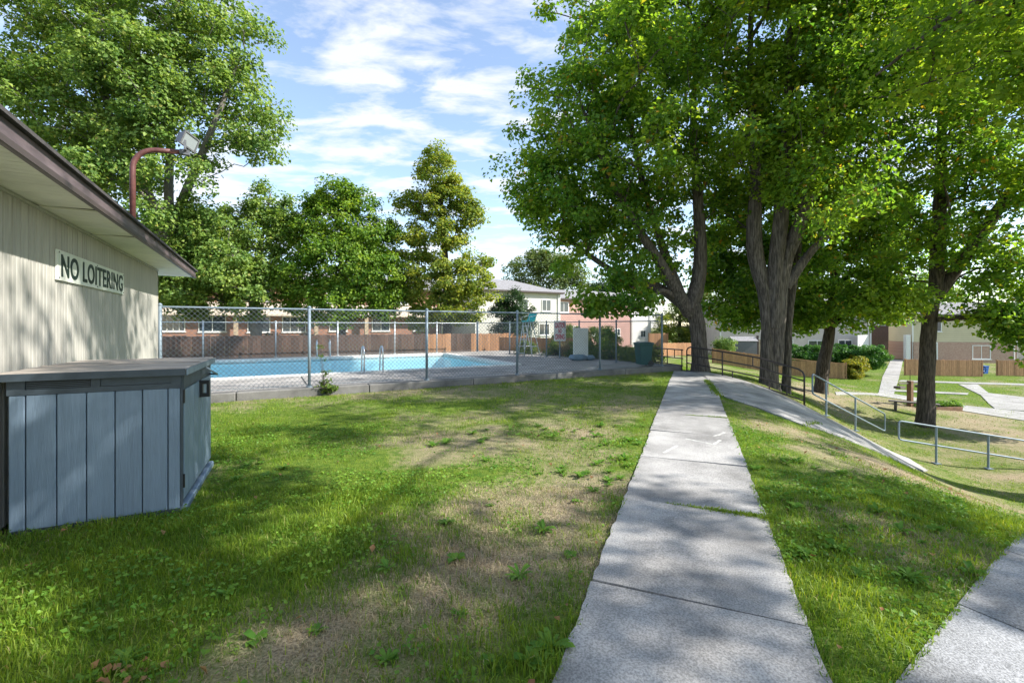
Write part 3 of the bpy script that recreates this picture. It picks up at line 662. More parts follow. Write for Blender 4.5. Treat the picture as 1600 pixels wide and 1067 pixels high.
st.add(v, [tuple(range(n)), tuple(range(2*n-1, n-1, -1))]+[(k, k+n, (k+1) % n+n, (k+1) % n) for k in range(n)]); st.build('seat', M['teal'], lc)
for y in (-.27, .27): MB().tube([(-.2, y, 1.7), (-.2, y, 1.94), (.1, y, 1.98), (.3, y, 2.02)], .016, 6).build('armrest', M['galvlight'], lc, smooth=True)

cs = empty('caution_sign', yard(12.02, 17.1, DZ), 0.07, 'white caution no diving sign in red letters on a pole', 'sign')
MB().tube([(0, .03, 0), (0, .03, 1.6)], .03, 8).build('pole', M['galv'], cs)
MB().bbox(-.28, .28, -.012, .008, .80, 1.74, .004).build('panel', M['white'], cs)
for t, z, w, h in (('CAUTION', 1.53, .46, .25), ('NO', 1.27, .15, .2), ('DIVING', 1.0, .42, .25)):
    obj('lettering', text_mesh(t, w, h, .004, .03), M['red'], cs, (0, -.0148, z), (R(90), 0, 0))

wb = empty('white_board', yard(12.1, 15.65, DZ), R(4), 'tall blank white board standing in a blue grey bag', 'board')
MB().bbox(-.33, .33, -.04, .04, .12, 1.40, .015).build('panel', M['boardwhite'], wb)
MB().box(-.335, .335, -.046, .046, 1.38, 1.41).build('edge_strip', M['white'], wb)
for cx, cy, sx, sy, sz in ((-.12, -.05, .42, .26, .13), (.40, .02, .24, .22, .11)):
    b = MB(); ns, nr = 14, 7; v = []
    for i in range(nr+1):
        ph = math.pi*i/nr-math.pi/2
        for k in range(ns):
            th = 2*math.pi*k/ns; c = abs(math.cos(ph))**.6
            v.append((cx+sx*c*math.copysign(abs(math.cos(th))**.7, math.cos(th)), cy+sy*c*math.copysign(abs(math.sin(th))**.7, math.sin(th)), max(0, sz+sz*math.sin(ph)*(1+.12*math.sin(3*th)))))
    b.add(v, [(i*ns+k, i*ns+(k+1) % ns, (i+1)*ns+(k+1) % ns, (i+1)*ns+k) for i in range(nr) for k in range(ns)]); b.build('bag', M['bluebag'], wb, smooth=True)

wbn = empty('wheeled_bin', yard(12.47, 12.32, DZ), R(8), 'dark teal wheeled bin at the corner of the pool deck', 'bin')
bd = MB(); v = []
for z, w, d in ((.06, .19, .22), (.76, .245, .28), (.80, .265, .30), (.84, .265, .30)): v += [(-w, -d, z), (w, -d, z), (w, d, z), (-w, d, z)]
bd.add(v, [(3, 2, 1, 0), (12, 13, 14, 15)]+[(r*4+k, r*4+(k+1) % 4, r*4+4+(k+1) % 4, r*4+4+k) for r in range(3) for k in range(4)]); bd.build('body', M['binteal'], wbn)
ldm = MB(); ldm.bbox(-.285, .30, -.32, .32, .842, .88, .02); ldm.bbox(-.2, .22, -.23, .23, .8805, .90, .012); ldm.build('lid', M['binteal'], wbn)
MB().tube([(.29, -.2, .82), (.34, -.18, .84), (.34, .18, .84), (.29, .2, .82)], .018, 8).build('handle', M['binteal'], wbn)
for y in (-.22, .22): MB().tube([(.19, y-.03, .11), (.19, y+.03, .11)], .11, 14).build('wheel', M['black'], wbn)

# ------------------------------------------------------------------ wooden fences
def board_fence(name, label, p0, p1, h, mats, bw=.19, post=2.4, gap=.008, follow=False, z0=None, cap=True, post_mat=None, jit=.015):
    """mats: list of (fraction limit, material) or one material"""
    p0, p1 = np.array(p0[:2]), np.array(p1[:2]); d = p1-p0; Ln = float(np.linalg.norm(d)); ang = math.atan2(d[1], d[0])
    zb = hz(*p0) if z0 is None else z0
    f = empty(name, (p0[0], p0[1], zb), ang, label, 'fence')
    if not isinstance(mats, list): mats = [(1.01, mats)]
    me = MB().bbox(0, bw-gap, 0, .022, 0, h, .004).mesh('board'); mm = {}
    n = int(Ln/bw)
    for k in range(n):
        x = k*bw; fr = (x+bw/2)/Ln; mt = next(m for q, m in mats if fr <= q)
        if mt.name not in mm: mm[mt.name] = me.copy(); mm[mt.name].materials.clear(); mm[mt.name].materials.append(mt)
        z = (hz(*(p0+d*fr))-zb) if follow else 0
        obj('board', mm[mt.name], None, f, (x, random.uniform(-.004, .004), z+.03), (0, random.uniform(-.006, .006), 0), (1, 1, 1+random.uniform(-jit, jit)))
    pm = MB().bbox(-.05, .05, .045, .135, -.3, h+.06, .008).mesh('post'); pm.materials.append(post_mat or mats[0][1])
    np_ = max(1, round(Ln/post))
    for k in range(np_+1):
        fr = k/np_; obj('post', pm, None, f, (Ln*fr, 0, (hz(*(p0+d*fr))-zb) if follow else 0))
    for z in (.25, h-.15):
        ze = (hz(*p1)-zb) if follow else 0
        rb = MB(); rb.add([(0, .024, z), (Ln, .024, z+ze), (Ln, .044, z+ze), (0, .044, z), (0, .024, z+.09), (Ln, .024, z+ze+.09), (Ln, .044, z+ze+.09), (0, .044, z+.09)],
                          [(0, 3, 2, 1), (4, 5, 6, 7), (0, 1, 5, 4), (1, 2, 6, 5), (2, 3, 7, 6), (3, 0, 4, 7)]); rb.build('rail', mats[-1][1], f)
    return f
Lw = 21.4
fr = lambda a: (a+6)/Lw
board_fence('wooden_fence', 'long dark brown board fence behind the pool with some orange panels', yard(-6, 25.6), yard(15.4, 25.6), 1.22, [(fr(8.47), M['oldwood']), (fr(9.9), M['cedar']), (fr(11.23), M['oldwood']), (1.01, M['cedar'])], z0=-.05)
board_fence('wooden_fence', 'short tan board fence running back from the round bushes', yard(12.9, 24.9), yard(15.6, 20.0), 1.0, M['cedar'], z0=-.05, post_mat=M['palewood'])
board_fence('wooden_fence', 'far pale cedar fence left of the leaning maple trunk', (13.5, 40.4), (18.3, 42.5), 1.15, M['cedar'], follow=True, bw=.16)
board_fence('wooden_fence', 'tall orange fence panel beside the white end house', (15.2, 49.6), (17.5, 50.2), 2.1, M['cedar'], z0=-1.25, bw=.16)
board_fence('wooden_fence', 'tan board fence stepping down behind the two dark trunks', (16.7, 37.3), (25.3, 33.9), 1.2, M['tanwood'], follow=True, bw=.15)
board_fence('wooden_fence', 'tan board fence right of the far walk behind the big trunk', (31.2, 35.5), (36.7, 34.9), 1.25, M['tanwood'], follow=True, bw=.15)
board_fence('wooden_fence', 'tan board fence at the right beyond the blue bicycle', (38.3, 35.3), (44.0, 34.7), 1.2, M['tanwood'], follow=True, bw=.15)

# ------------------------------------------------------------------ pipe railings
def ground_line(pts): return [(x, y, hz(x, y)) for x, y in pts]
def seg(pts, t):
    pts = [np.array(p) for p in pts]; ds = [np.linalg.norm(pts[i+1][:2]-pts[i][:2]) for i in range(len(pts)-1)]; tt = t*sum(ds)
    for i, q in enumerate(ds):
        if tt <= q or i == len(ds)-1: return pts[i]+(pts[i+1]-pts[i])*(tt/q)
        tt -= q
def railing(name, label, pts, mat, zs, posts, r=.022, h=None, stubs=(), round_ends=True, drop=.1):
    base = pts[0]; f = empty(name, tuple(base), 0, label, 'railing')
    P = lambda t, z: tuple(np.array(seg(pts, t))-np.array(base)+np.array([0, 0, z]))
    N = 14
    top = zs[0]
    if round_ends:
        line = [P(0, -drop), P(0, top-.14), P(.012, top-.05), P(.04, top)]+[P(t, top) for t in np.linspace(.08, .92, N)]+[P(.96, top), P(.988, top-.05), P(1, top-.14), P(1, -drop)]
    else: line = [P(t, top) for t in np.linspace(0, 1, N)]
    MB().tube(line, r*1.15, 8).build('top_rail', mat, f, smooth=True)
    for z in zs[1:]: MB().tube([P(t, z) for t in np.linspace(.0, 1, N)], r, 8).build('rail', mat, f, smooth=True)
    for t in posts: MB().tube([P(t, -drop), P(t, top)], r*1.1, 8).build('post', mat, f)
    for t, z0, z1 in stubs: MB().tube([P(t, z0), P(t, z1)], r*.85, 8).build('baluster', mat, f)
    return f
rl = [(6.42, 16.45, -.02), (7.05, 15.3, -.12), (7.75, 14.15, -.26), (8.45, 12.95, -.56)]
railing('pipe_railing', 'dark brown pipe railing with rounded ends along the path head', rl, M['pipebrown'], (.93, .63, .33, .06), (.36,), .022, stubs=((.45, .06, .33), (.62, .63, .93), (.75, .06, .33), (.88, .06, .33)), drop=.15)
railing('pipe_railing', 'low dark brown pipe railing running back behind the corner post', [(6.33, 16.6, -.02), (6.15, 18.2, -.05), (5.95, 20.2, -.1)], M['pipebrown'], (.80, .48, .22, .02), (.02, .35, .7, 1), .02, stubs=((.18, .48, .8), (.52, .02, .22)), round_ends=False)
def handrail(name, label, pts, mat, posts, h, gap, r=.024):
    base = pts[0]; f = empty(name, tuple(base), 0, label, 'railing')
    P = lambda t, z: tuple(np.array(seg(pts, t))-np.array(base)+np.array([0, 0, z]))
    ts = np.linspace(.02, .98, 12)
    loop = [P(0, h-.05), P(.005, h-.012)]+[P(t, h) for t in ts]+[P(.995, h-.015), P(1, h-.06), P(1, h-gap+.06), P(.995, h-gap+.015)]+[P(t, h-gap) for t in ts[::-1]]+[P(.005, h-gap+.012), P(0, h-gap+.05), P(0, h-.05)]
    MB().tube(loop, r, 8, cap=False).build('rail_loop', mat, f, smooth=True)
    for t in posts:
        q = seg(pts, t); zg = hz(q[0], q[1])-q[2]
        p = MB().tube([P(t, zg-.1), P(t, h-.02)], r*1.1, 8).build('post', mat, f); MB().box(-.08, .08, -.08, .08, 0, .012, M=Matrix.Translation(Vector(P(t, zg+.035)))).build('base_plate', mat, p)
    return f
handrail('handrail', 'galvanised handrail sloping down beside the ramp below the brown railing', [(8.55, 12.75, -.70), (12.15, 14.6, -2.2)], M['galv'], (.17, .56), 1.0, .56)
handrail('handrail', 'galvanised handrail at the right in front of the big trunk', [(10.75, 12.45, -2.02), (14.6, 12.3, -2.62)], M['galv'], (.26, .62, .97), 1.05, .52)

# ------------------------------------------------------------------ the lower green: bench, planter, post
bn = empty('bench', (16.35, 19.3, hz(16.35, 19.3)), R(-42), 'low dark wooden bench left of the big trunk', 'bench')
MB().bbox(-.1, 1.5, -.18, .18, .34, .39, .008).build('seat', M['benchwood'], bn)
for x in (.08, 1.3): MB().bbox(x, x+.1, -.12, .12, -.15, .338, .005).build('leg', M['benchwood'], bn)
pl = empty('planter_box', (17.5, 19.75, -2.28), R(8), 'brown timber planter box with low plants by the big trunk', 'planter')
for z in (0, .155):
    for q in ((0, 2.8, 0, .06), (0, 2.8, 1.2, 1.26)): MB().bbox(*q, z+.02, z+.165, .006).build('board', M['planter'], pl)
    for q in ((0, .06, .062, 1.198), (2.74, 2.8, .062, 1.198)): MB().bbox(*q, z+.02, z+.165, .006).build('board', M['planter'], pl)
MB().box(.061, 2.739, .061, 1.199, 0, .27).build('soil_fill', M['soil'], pl)
ps = empty('planter_post', (17.95, 20.2, -2.05), 0.3, 'square wooden post with small hanging trays beside the planter', 'post')
MB().bbox(-.09, .09, -.09, .09, 0, 1.25, .01).build('post', M['planter'], ps)
MB().box(-.75, .75, -.025, .025, 1.12, 1.17).build('crossbar', M['benchwood'], ps)
for x in (-.68, .68):
    t = MB(); t.bbox(x-.17, x+.17, -.14, .14, .93, 1.03, .01); to = t.build('tray', M['benchwood'], ps); MB().tube([(x, 0, 1.02), (x, 0, 1.13)], .008, 5).build('hanger', M['black'], to)
MB().tube([(0, 0, 1.25), (0, 0, 1.75)], .012, 6).build('rod', M['black'], ps)

# ------------------------------------------------------------------ houses
def house(name, label, p0, rz, w, d, h, zb, wall, roof, rise=1.3, wins=(), over=.35, doors=(), hip=False, gutter=True, extra=None):
    f = empty(name, (p0[0], p0[1], zb), rz, label, 'house')
    MB().box(0, w, 0, d, -.6, h).build('wall', wall, f)
    o = over; x0, x1, y0, y1 = -o, w+o, -o, d+o; my = (y0+y1)/2; hx = (y1-y0)/2*.75 if hip else 0
    v = [(x0, y0, h), (x1, y0, h), (x1, y1, h), (x0, y1, h), (x0+hx, my, h+rise), (x1-hx, my, h+rise)]
    v += [(a, b, c-.16) for a, b, c in v[:4]]
    MB().add(v, [(0, 1, 5, 4), (2, 3, 4, 5), (1, 2, 5), (3, 0, 4), (9, 8, 7, 6), (0, 6, 7, 1), (1, 7, 8, 2), (2, 8, 9, 3), (3, 9, 6, 0)]).build('roof', roof, f, (0, 0, .02))
    if gutter: MB().box(x0, x1, y0-.09, y0-.003, h-.12, h+.03).build('gutter', M['darktrim'], f)
    for (x, z, ww, wh, nv) in wins:
        fm = MB(); t = .07
        fm.box(x, x+ww, -.06, -.003, z, z+t); fm.box(x, x+ww, -.06, -.003, z+wh-t, z+wh); fm.box(x, x+t, -.06, -.003, z+t, z+wh-t); fm.box(x+ww-t, x+ww, -.06, -.003, z+t, z+wh-t)
        for k in range(1, nv): fm.box(x+ww*k/nv-.025, x+ww*k/nv+.025, -.05, -.012, z+t, z+wh-t)
        wo_ = fm.build('window', M['trim'], f)
        for k in range(nv):
            xa = x+ww*k/nv+(t if k == 0 else .025); xb = x+ww*(k+1)/nv-(t if k == nv-1 else .025)
            MB().box(xa, xb, -.022, -.006, z+t, z+wh-t).build('pane', M['pane'], wo_)
        MB().box(x-.06, x+ww+.06, -.10, -.003, z-.07, z-.003).build('sill', M['trim'], wo_)
    for x in (.0, w):
        MB().box(x-.06, x+.06, -.03, -.001, -.4, h-.13).build('corner_trim', M['trim'], f)
    if gutter: MB().tube([(w-.25, -.05, h-.12), (w-.25, -.06, h-.3), (w-.25, -.06, -.3)], .045, 6).build('downspout', M['trim'], f)
    for (x, z, ww, wh, mt) in doors:
        fm = MB(); fm.box(x-.08, x+ww+.08, -.05, -.003, z, z+wh+.09); do = fm.build('door', M['trim'], f); MB().box(x, x+ww, -.07, -.052, z+.02, z+wh).build('door_leaf', mt, do)
    return f
# row behind the pool: brick with a pale pent roof over the ground floor
hb = house('row_house', 'brick row house behind the pool with pale shingled pent roof', yard(-12, 43.75), TH, 28, 9, 5.4, -.1, M['brick'], M['roofgrey'], 1.6,
           wins=((5.0, 1.35, 1.55, 1.4, 4), (7.4, 1.3, 1.9, 1.45, 2), (10.8, 1.25, 1.7, 1.35, 1), (13.4, 1.25, 1.9, 1.35, 3), (17.2, 1.3, 1.6, 1.3, 2), (21, 1.3, 1.7, 1.3, 2), (25, 1.3, 1.6, 1.3, 2), (5, 3.9, 1.5, 1.1, 2), (11, 3.9, 1.5, 1.1, 2), (17, 3.9, 1.5, 1.1, 2), (23, 3.9, 1.5, 1.1, 2)))
pr = MB(); pr.add([(-.3, -.9, 2.75), (28.3, -.9, 2.75), (28.3, -.004, 3.75), (-.3, -.004, 3.75), (-.3, -.9, 2.62), (28.3, -.9, 2.62), (28.3, -.004, 2.62), (-.3, -.004, 2.62)],
                  [(0, 1, 2, 3), (4, 7, 6, 5), (0, 4, 5, 1), (1, 5, 6, 2), (3, 7, 4, 0)]); pr.build('pent_roof', M['rooftan'], hb)
for x in (4.4, 9.85, 15.9, 20.2): MB().box(x, x+.32, -.85, -.5, -.3, 2.61).build('porch_post', M['palewood'], hb)
house('row_house', 'cream two storey house with grey hip roof beyond the lifeguard chair', yard(17.5, 38.6), TH, 9.6, 9, 5.3, -.15, M['creamclad'], M['roofgrey'], 1.55, wins=((7.35, 3.35, 1.15, 1.2, 2), (4.6, 3.35, 1.15, 1.2, 2), (7.0, .9, 1.3, 1.2, 2)), hip=True)
house('row_house', 'pink two storey house between the cream and white ones', yard(27.5, 39.8), TH, 11.0, 8.4, 4.85, -.2, M['pinkbrick'], M['roofgrey'], 1.35, wins=((.35, 3.35, 1.25, 1.15, 2), (5.6, 3.35, 1.3, 1.0, 2), (8.2, .75, .85, .85, 2), (1.6, .7, 1.4, 1.2, 2), (4.8, .75, .9, .9, 2)), over=.3)
house('row_house', 'white end house with downspout right of the pink one', yard(38.55, 39.9), TH, 3.0, 8.2, 4.95, -.3, M['whiteclad'], M['roofgrey'], 1.3, wins=((1.3, .6, .9, .9, 2),), over=.3)
house('row_house', 'beige two storey house behind the tan fence and hedge', (21.5, 46.2), R(-7), 14.2, 8, 4.9, -1.7, M['beigeclad'], M['roofgrey'], 1.4,
      wins=((8.4, .7, 1.7, 1.25, 2), (11.2, .6, 1.3, 1.4, 2), (13.1, .7, .9, 1.2, 1), (6.1, .7, .9, 1.3, 1), (1.8, 3.2, 1.3, 1.1, 2), (8, 3.2, 1.3, 1.1, 2), (12, 3.2, 1.3, 1.1, 2)), doors=((3.0, .05, 1.9, 2.0, M['palewood']),))
house('row_house', 'dark brown brick house at the end of the far walk', (42.3, 53.0), R(-8), 6.6, 8, 5.6, -1.5, M['brownbrick'], M['roofgrey'], 1.3, wins=((.5, 3.3, 1.1, 1.1, 2),))
hc = house('row_house', 'pale yellow house with pinkish brick below right of the far walk', (38.1, 42.6), R(-9), 8.5, 3.4, 4.5, -1.75, M['yellowclad'], M['roofgrey'], 1.2, wins=((4.9, .35, 1.5, 1.3, 2), (1.2, 2.9, 1.2, 1.1, 2)), over=.35)
MB().box(-.03, 8.53, -.03, 3.38, -.5, 1.92).build('brick_base', M['pinkstone'], hc)
dr = MB().box(.95, 2.05, -.09, -.032, .1, 1.9).build('door', M['trim'], hc); MB().box(1.08, 1.92, -.11, -.092, .55, 1.8).build('pane', M['pane'], dr); MB().box(1.08, 1.92, -.11, -.092, .15, .53).build('door_panel', M['cedar'], dr)
MB().bbox(-.62, -.22, -.1, .28, -.3, 2.6, .02).build('porch_post', M['whiteclad'], hc)
hm = house('row_house', 'low house with maroon roof at the right edge', (48.5, 43.5), R(-6), 11, 8, 1.9, -1.8, M['beigeclad'], M['roofmaroon'], 2.2, wins=((1.5, .45, 2.0, 1.1, 3), (4.5, -.1, 1.0, 1.7, 1)), over=.6)
# small things in the far yards
gs = empty('garden_shed', (20.6, 41.5, -1.25), R(-6), 'grey garden shed with dark flue behind the tan fence', 'garden shed')
MB().box(0, 2.0, 0, 1.8, -.3, 1.55).build('wall', M['grey'], gs); MB().add([(-.1, -.1, 1.55), (2.1, -.1, 1.55), (2.1, 1.9, 1.55), (-.1, 1.9, 1.55), (-.1, .9, 1.95), (2.1, .9, 1.95)], [(0, 1, 5, 4), (2, 3, 4, 5), (1, 2, 5), (3, 0, 4), (3, 2, 1, 0)]).build('roof', M['roofgrey'], gs)
MB().box(2.2, 2.36, .5, .66, -.3, 2.05).build('flue', M['darktrim'], gs)
ub = empty('storage_bench', (22.4, 37.0, hz(22.4, 37)), R(-20), 'grey storage chest with white lid behind the tan fence', 'chest')
MB().bbox(0, 1.9, 0, .9, -.05, 1.35, .02).build('body', M['grey'], ub); MB().bbox(-.06, 1.96, -.06, .96, 1.351, 1.46, .02).build('lid', M['white'], ub)
wp = empty('privacy_panel', (33.2, 43.0, -1.7), R(25), 'white privacy panel at the head of the far walk', 'panel')
for k in range(6): MB().bbox(.3*k, .3*k+.29, 0, .05, 0, 2.5, .006).build('board', M['whiteclad'], wp)
gc = empty('garden_chair', (36.2, 45.0, -1.55), R(20), 'white garden chair under the trees by the walk head', 'chair')
MB().bbox(-.3, .3, -.3, .3, .42, .48, .01).build('seat', M['white'], gc); MB().bbox(-.3, .3, .26, .32, .481, 1.15, .01).build('backrest', M['white'], gc)
for x in (-.26, .26):
    for y in (-.26, .26): MB().bbox(x-.04, x+.04, y-.04, y+.04, -.1, .419, .005).build('leg', M['white'], gc)
    MB().bbox(x-.05, x+.05, -.3, .25, .66, .7, .005).build('armrest', M['white'], gc)
bx = empty('blue_box', (39.0-.75, 36.35, hz(38.2, 36.3)), .2, 'small blue recycling box between the two right fences', 'box')
b = MB(); v = [(-.2, -.18, 0), (.2, -.18, 0), (.2, .18, 0), (-.2, .18, 0), (-.25, -.22, .6), (.25, -.22, .6), (.25, .22, .6), (-.25, .22, .6)]
b.add(v, [(3, 2, 1, 0), (0, 1, 5, 4), (1, 2, 6, 5), (2, 3, 7, 6), (3, 0, 4, 7), (4, 5, 6, 7)]); b.build('body', material('blue plastic', (.03, .12, .42), .5), bx); MB().box(-.27, .27, -.24, .24, .601, .63).build('rim', material('blue rim plastic', (.04, .15, .48), .5), bx)
bk = empty('bicycle', (37.35, 36.4, hz(37.35, 36.4)), R(-30), 'blue bicycle leaning between the two right fences', 'bicycle')
bm2 = material('blue bicycle paint', (.03, .08, .2), .4)
for x in (-.5, .5):
    w = MB(); w.tube([(x+.33*math.cos(t), 0, .34+.33*math.sin(t)) for t in np.linspace(0, 2*math.pi, 21)], .022, 6, cap=False); wo2 = w.build('wheel', M['black'], bk)
    s = MB(); [s.tube([(x, 0, .34), (x+.31*math.cos(t), 0, .34+.31*math.sin(t))], .004, 4) for t in np.linspace(0, 2*math.pi, 13)[:-1]]; s.build('spokes', M['steel'], wo2)
fr_ = MB(); [fr_.tube(q, .018, 6) for q in ([(-.5, 0, .34), (-.08, 0, .32), (.36, 0, .78), (-.2, 0, .82), (-.08, 0, .32)], [(-.5, 0, .34), (-.2, 0, .82)], [(.5, 0, .34), (.34, 0, .9)])]
fr_.build('frame', bm2, bk); MB().tube([(.34, 0, .9), (.32, 0, 1.0)], .016, 6).build('stem', M['black'], bk); MB().tube([(.32, -.28, 1.02), (.34, 0, 1.0), (.32, .28, 1.02)], .014, 6).build('handlebar', M['black'], bk)
MB().bbox(-.34, -.08, -.07, .07, .90, .95, .015).build('saddle', M['black'], bk); MB().tube([(-.2, 0, .82), (-.215, 0, .9)], .014, 6).build('seat_post', M['steel'], bk)
up = empty('utility_pole', (42.0, 49.5, -1.6), 0, 'grey utility pole at the head of the far walk', 'utility pole')
MB().tube([(0, 0, -.2), (0, 0, 4.2), (0, 0, 8.4)], [.19, .165, .14], 12).build('pole', M['galvlight'], up, smooth=True)
MB().box(-1.1, 1.1, -.06, .06, 7.6, 7.75).build('crossarm', M['benchwood'], up)
for x in (-.95, -.4, .4, .95): MB().tube([(x, 0, 7.75), (x, 0, 7.9)], .04, 8).build('insulator', M['white'], up)
# ------------------------------------------------------------------ trees
def norm(a): return a/np.maximum(np.linalg.norm(a, axis=-1, keepdims=True), 1e-9)
def leaf_mesh(name, P, N, T, s, mat, ratio=.72, fold=.22):
    """one folded four-cornered leaf per point; P centres, N normals, T tip directions, s lengths"""
    T = norm(T-N*(T*N).sum(1, keepdims=True)); B = np.cross(N, T); s = s[:, None]
    a = P-T*s*.5; c = P+T*s*.5-N*s*.06; l = P+B*s*ratio*.5+N*s*fold-T*s*.06; r = P-B*s*ratio*.5+N*s*fold-T*s*.06
    n = len(P); V = np.stack([a, l, c, r], 1).reshape(-1, 3); i = np.arange(n)*4
    F = np.stack([i, i+2, i+1, i, i+3, i+2], 1).reshape(-1, 3)
    return np_mesh(name, V, F, 3)
def puffs_in(lobes, n, g):
    L = np.array(lobes, float); w = L[:, 3]*L[:, 4]+L[:, 3]*L[:, 5]; w = w/w.sum(); k = g.choice(len(L), n, p=w)
    d = norm(g.normal(size=(n, 3))); r = g.uniform(.35, 1.0, n)**.6*g.choice([1, 1, 1, .8, 1.1], n)
    return L[k, :3]+d*r[:, None]*L[k, 3:6], d
def leaves_at(pc, out, per, pr, size, g, flat=.62, up=.75, outw=.5, jit=.6, droop=0.):
    n = len(pc); k = np.repeat(np.arange(n), g.poisson(per, n)); m = len(k)
    prr = pr*g.uniform(.6, 1.35, n)
    d = g.normal(size=(m, 3))*.55; d = d*np.minimum(1, 1.0/np.maximum(np.linalg.norm(d, axis=1), 1e-6))[:, None]
    P = pc[k]+d*prr[k][:, None]*np.array([1, 1, flat]); P[:, 2] -= droop*(d[:, 0]**2+d[:, 1]**2)*prr[k]
    N = norm(np.array([0, 0, up])+out[k]*outw+d*.35+g.normal(size=(m, 3))*jit)
    T = d*np.array([1, 1, .3])+g.normal(size=(m, 3))*.5+np.array([0, 0, -.35])
    return P, N, T, size*g.uniform(.45, 1.35, m)
def tube_np(chains, sides=5):
    """chains: list of (points, radii) -> V, F quads"""
    Vs = []; Fs = []; off = 0
    for P, r in chains:
        P = np.asarray(P); m = len(P); d = norm(np.gradient(P, axis=0)); ref = np.array([0.31, .17, .93]); a = norm(np.cross(d, ref)); b = np.cross(a, d)
        k = sides if max(r) < .06 else (8 if max(r) < .15 else 14); th = np.arange(k)*2*math.pi/k
        V = P[:, None, :]+(a[:, None, :]*np.cos(th)[None, :, None]+b[:, None, :]*np.sin(th)[None, :, None])*np.asarray(r)[:, None, None]
        Vs.append(V.reshape(-1, 3)); i = np.arange(m-1)[:, None]*k; j = np.arange(k)[None, :]; jn = (j+1) % k
        Fs.append(np.stack([i+j, i+jn, i+k+jn, i+k+j], -1).reshape(-1, 4)+off); off += m*k
    return np.concatenate(Vs), np.concatenate(Fs)
def smooth_line(pts, n):
    """Catmull-Rom through (x,y,z,r)"""
    p = np.array(pts, float); p = np.vstack([2*p[0]-p[1], p, 2*p[-1]-p[-2]]); o = []
    for i in range(1, len(p)-2):
        for t in np.linspace(0, 1, n, endpoint=False):
            o.append(.5*((2*p[i])+(-p[i-1]+p[i+1])*t+(2*p[i-1]-5*p[i]+4*p[i+1]-p[i+2])*t*t+(-p[i-1]+3*p[i]-3*p[i+1]+p[i+2])*t**3))
    o.append(p[-2]); return np.array(o)
def trunk_mesh(stems, seed, ridged=True):
    Vs = []; Fs = []; off = 0; g = np.random.default_rng(seed)
    for si, st in enumerate(stems):
        L = smooth_line(st, 7); m = len(L); k = 26 if L[0, 3] > .12 else 12
        P = L[:, :3]; d = norm(np.gradient(P, axis=0)); a = norm(np.cross(d, np.array([0., 1., .05]))); b = np.cross(a, d); th = np.arange(k)*2*math.pi/k
        zz = P[:, 2:3]; ph = g.uniform(0, 6)
        rr = L[:, 3:4]*(1+.07*np.sin(3*th[None]+ph+zz*.5)+.05*np.sin(5*th[None]+zz*1.1+ph*2)+(.035*np.sin(13*th[None]+2.2*np.sin(zz*2.1+ph))+.02*np.sin(21*th[None]+zz*4) if ridged else 0))
        rr = rr*(1+.03*g.normal(size=rr.shape))
        if si == 0:                                               # root flare
            h = np.clip(1-(zz-zz[0])/.7, 0, 1)**2; rr = rr*(1+h*(.2+.16*np.sin(5*th[None]+ph)))
        V = P[:, None]+(a[:, None]*np.cos(th)[None, :, None]+b[:, None]*np.sin(th)[None, :, None])*rr[:, :, None]
        Vs.append(V.reshape(-1, 3)); i = np.arange(m-1)[:, None]*k; j = np.arange(k)[None]; jn = (j+1) % k
        Fs.append(np.stack([i+j, i+jn, i+k+jn, i+k+j], -1).reshape(-1, 4)+off); off += m*k
    return np.concatenate(Vs), np.concatenate(Fs)
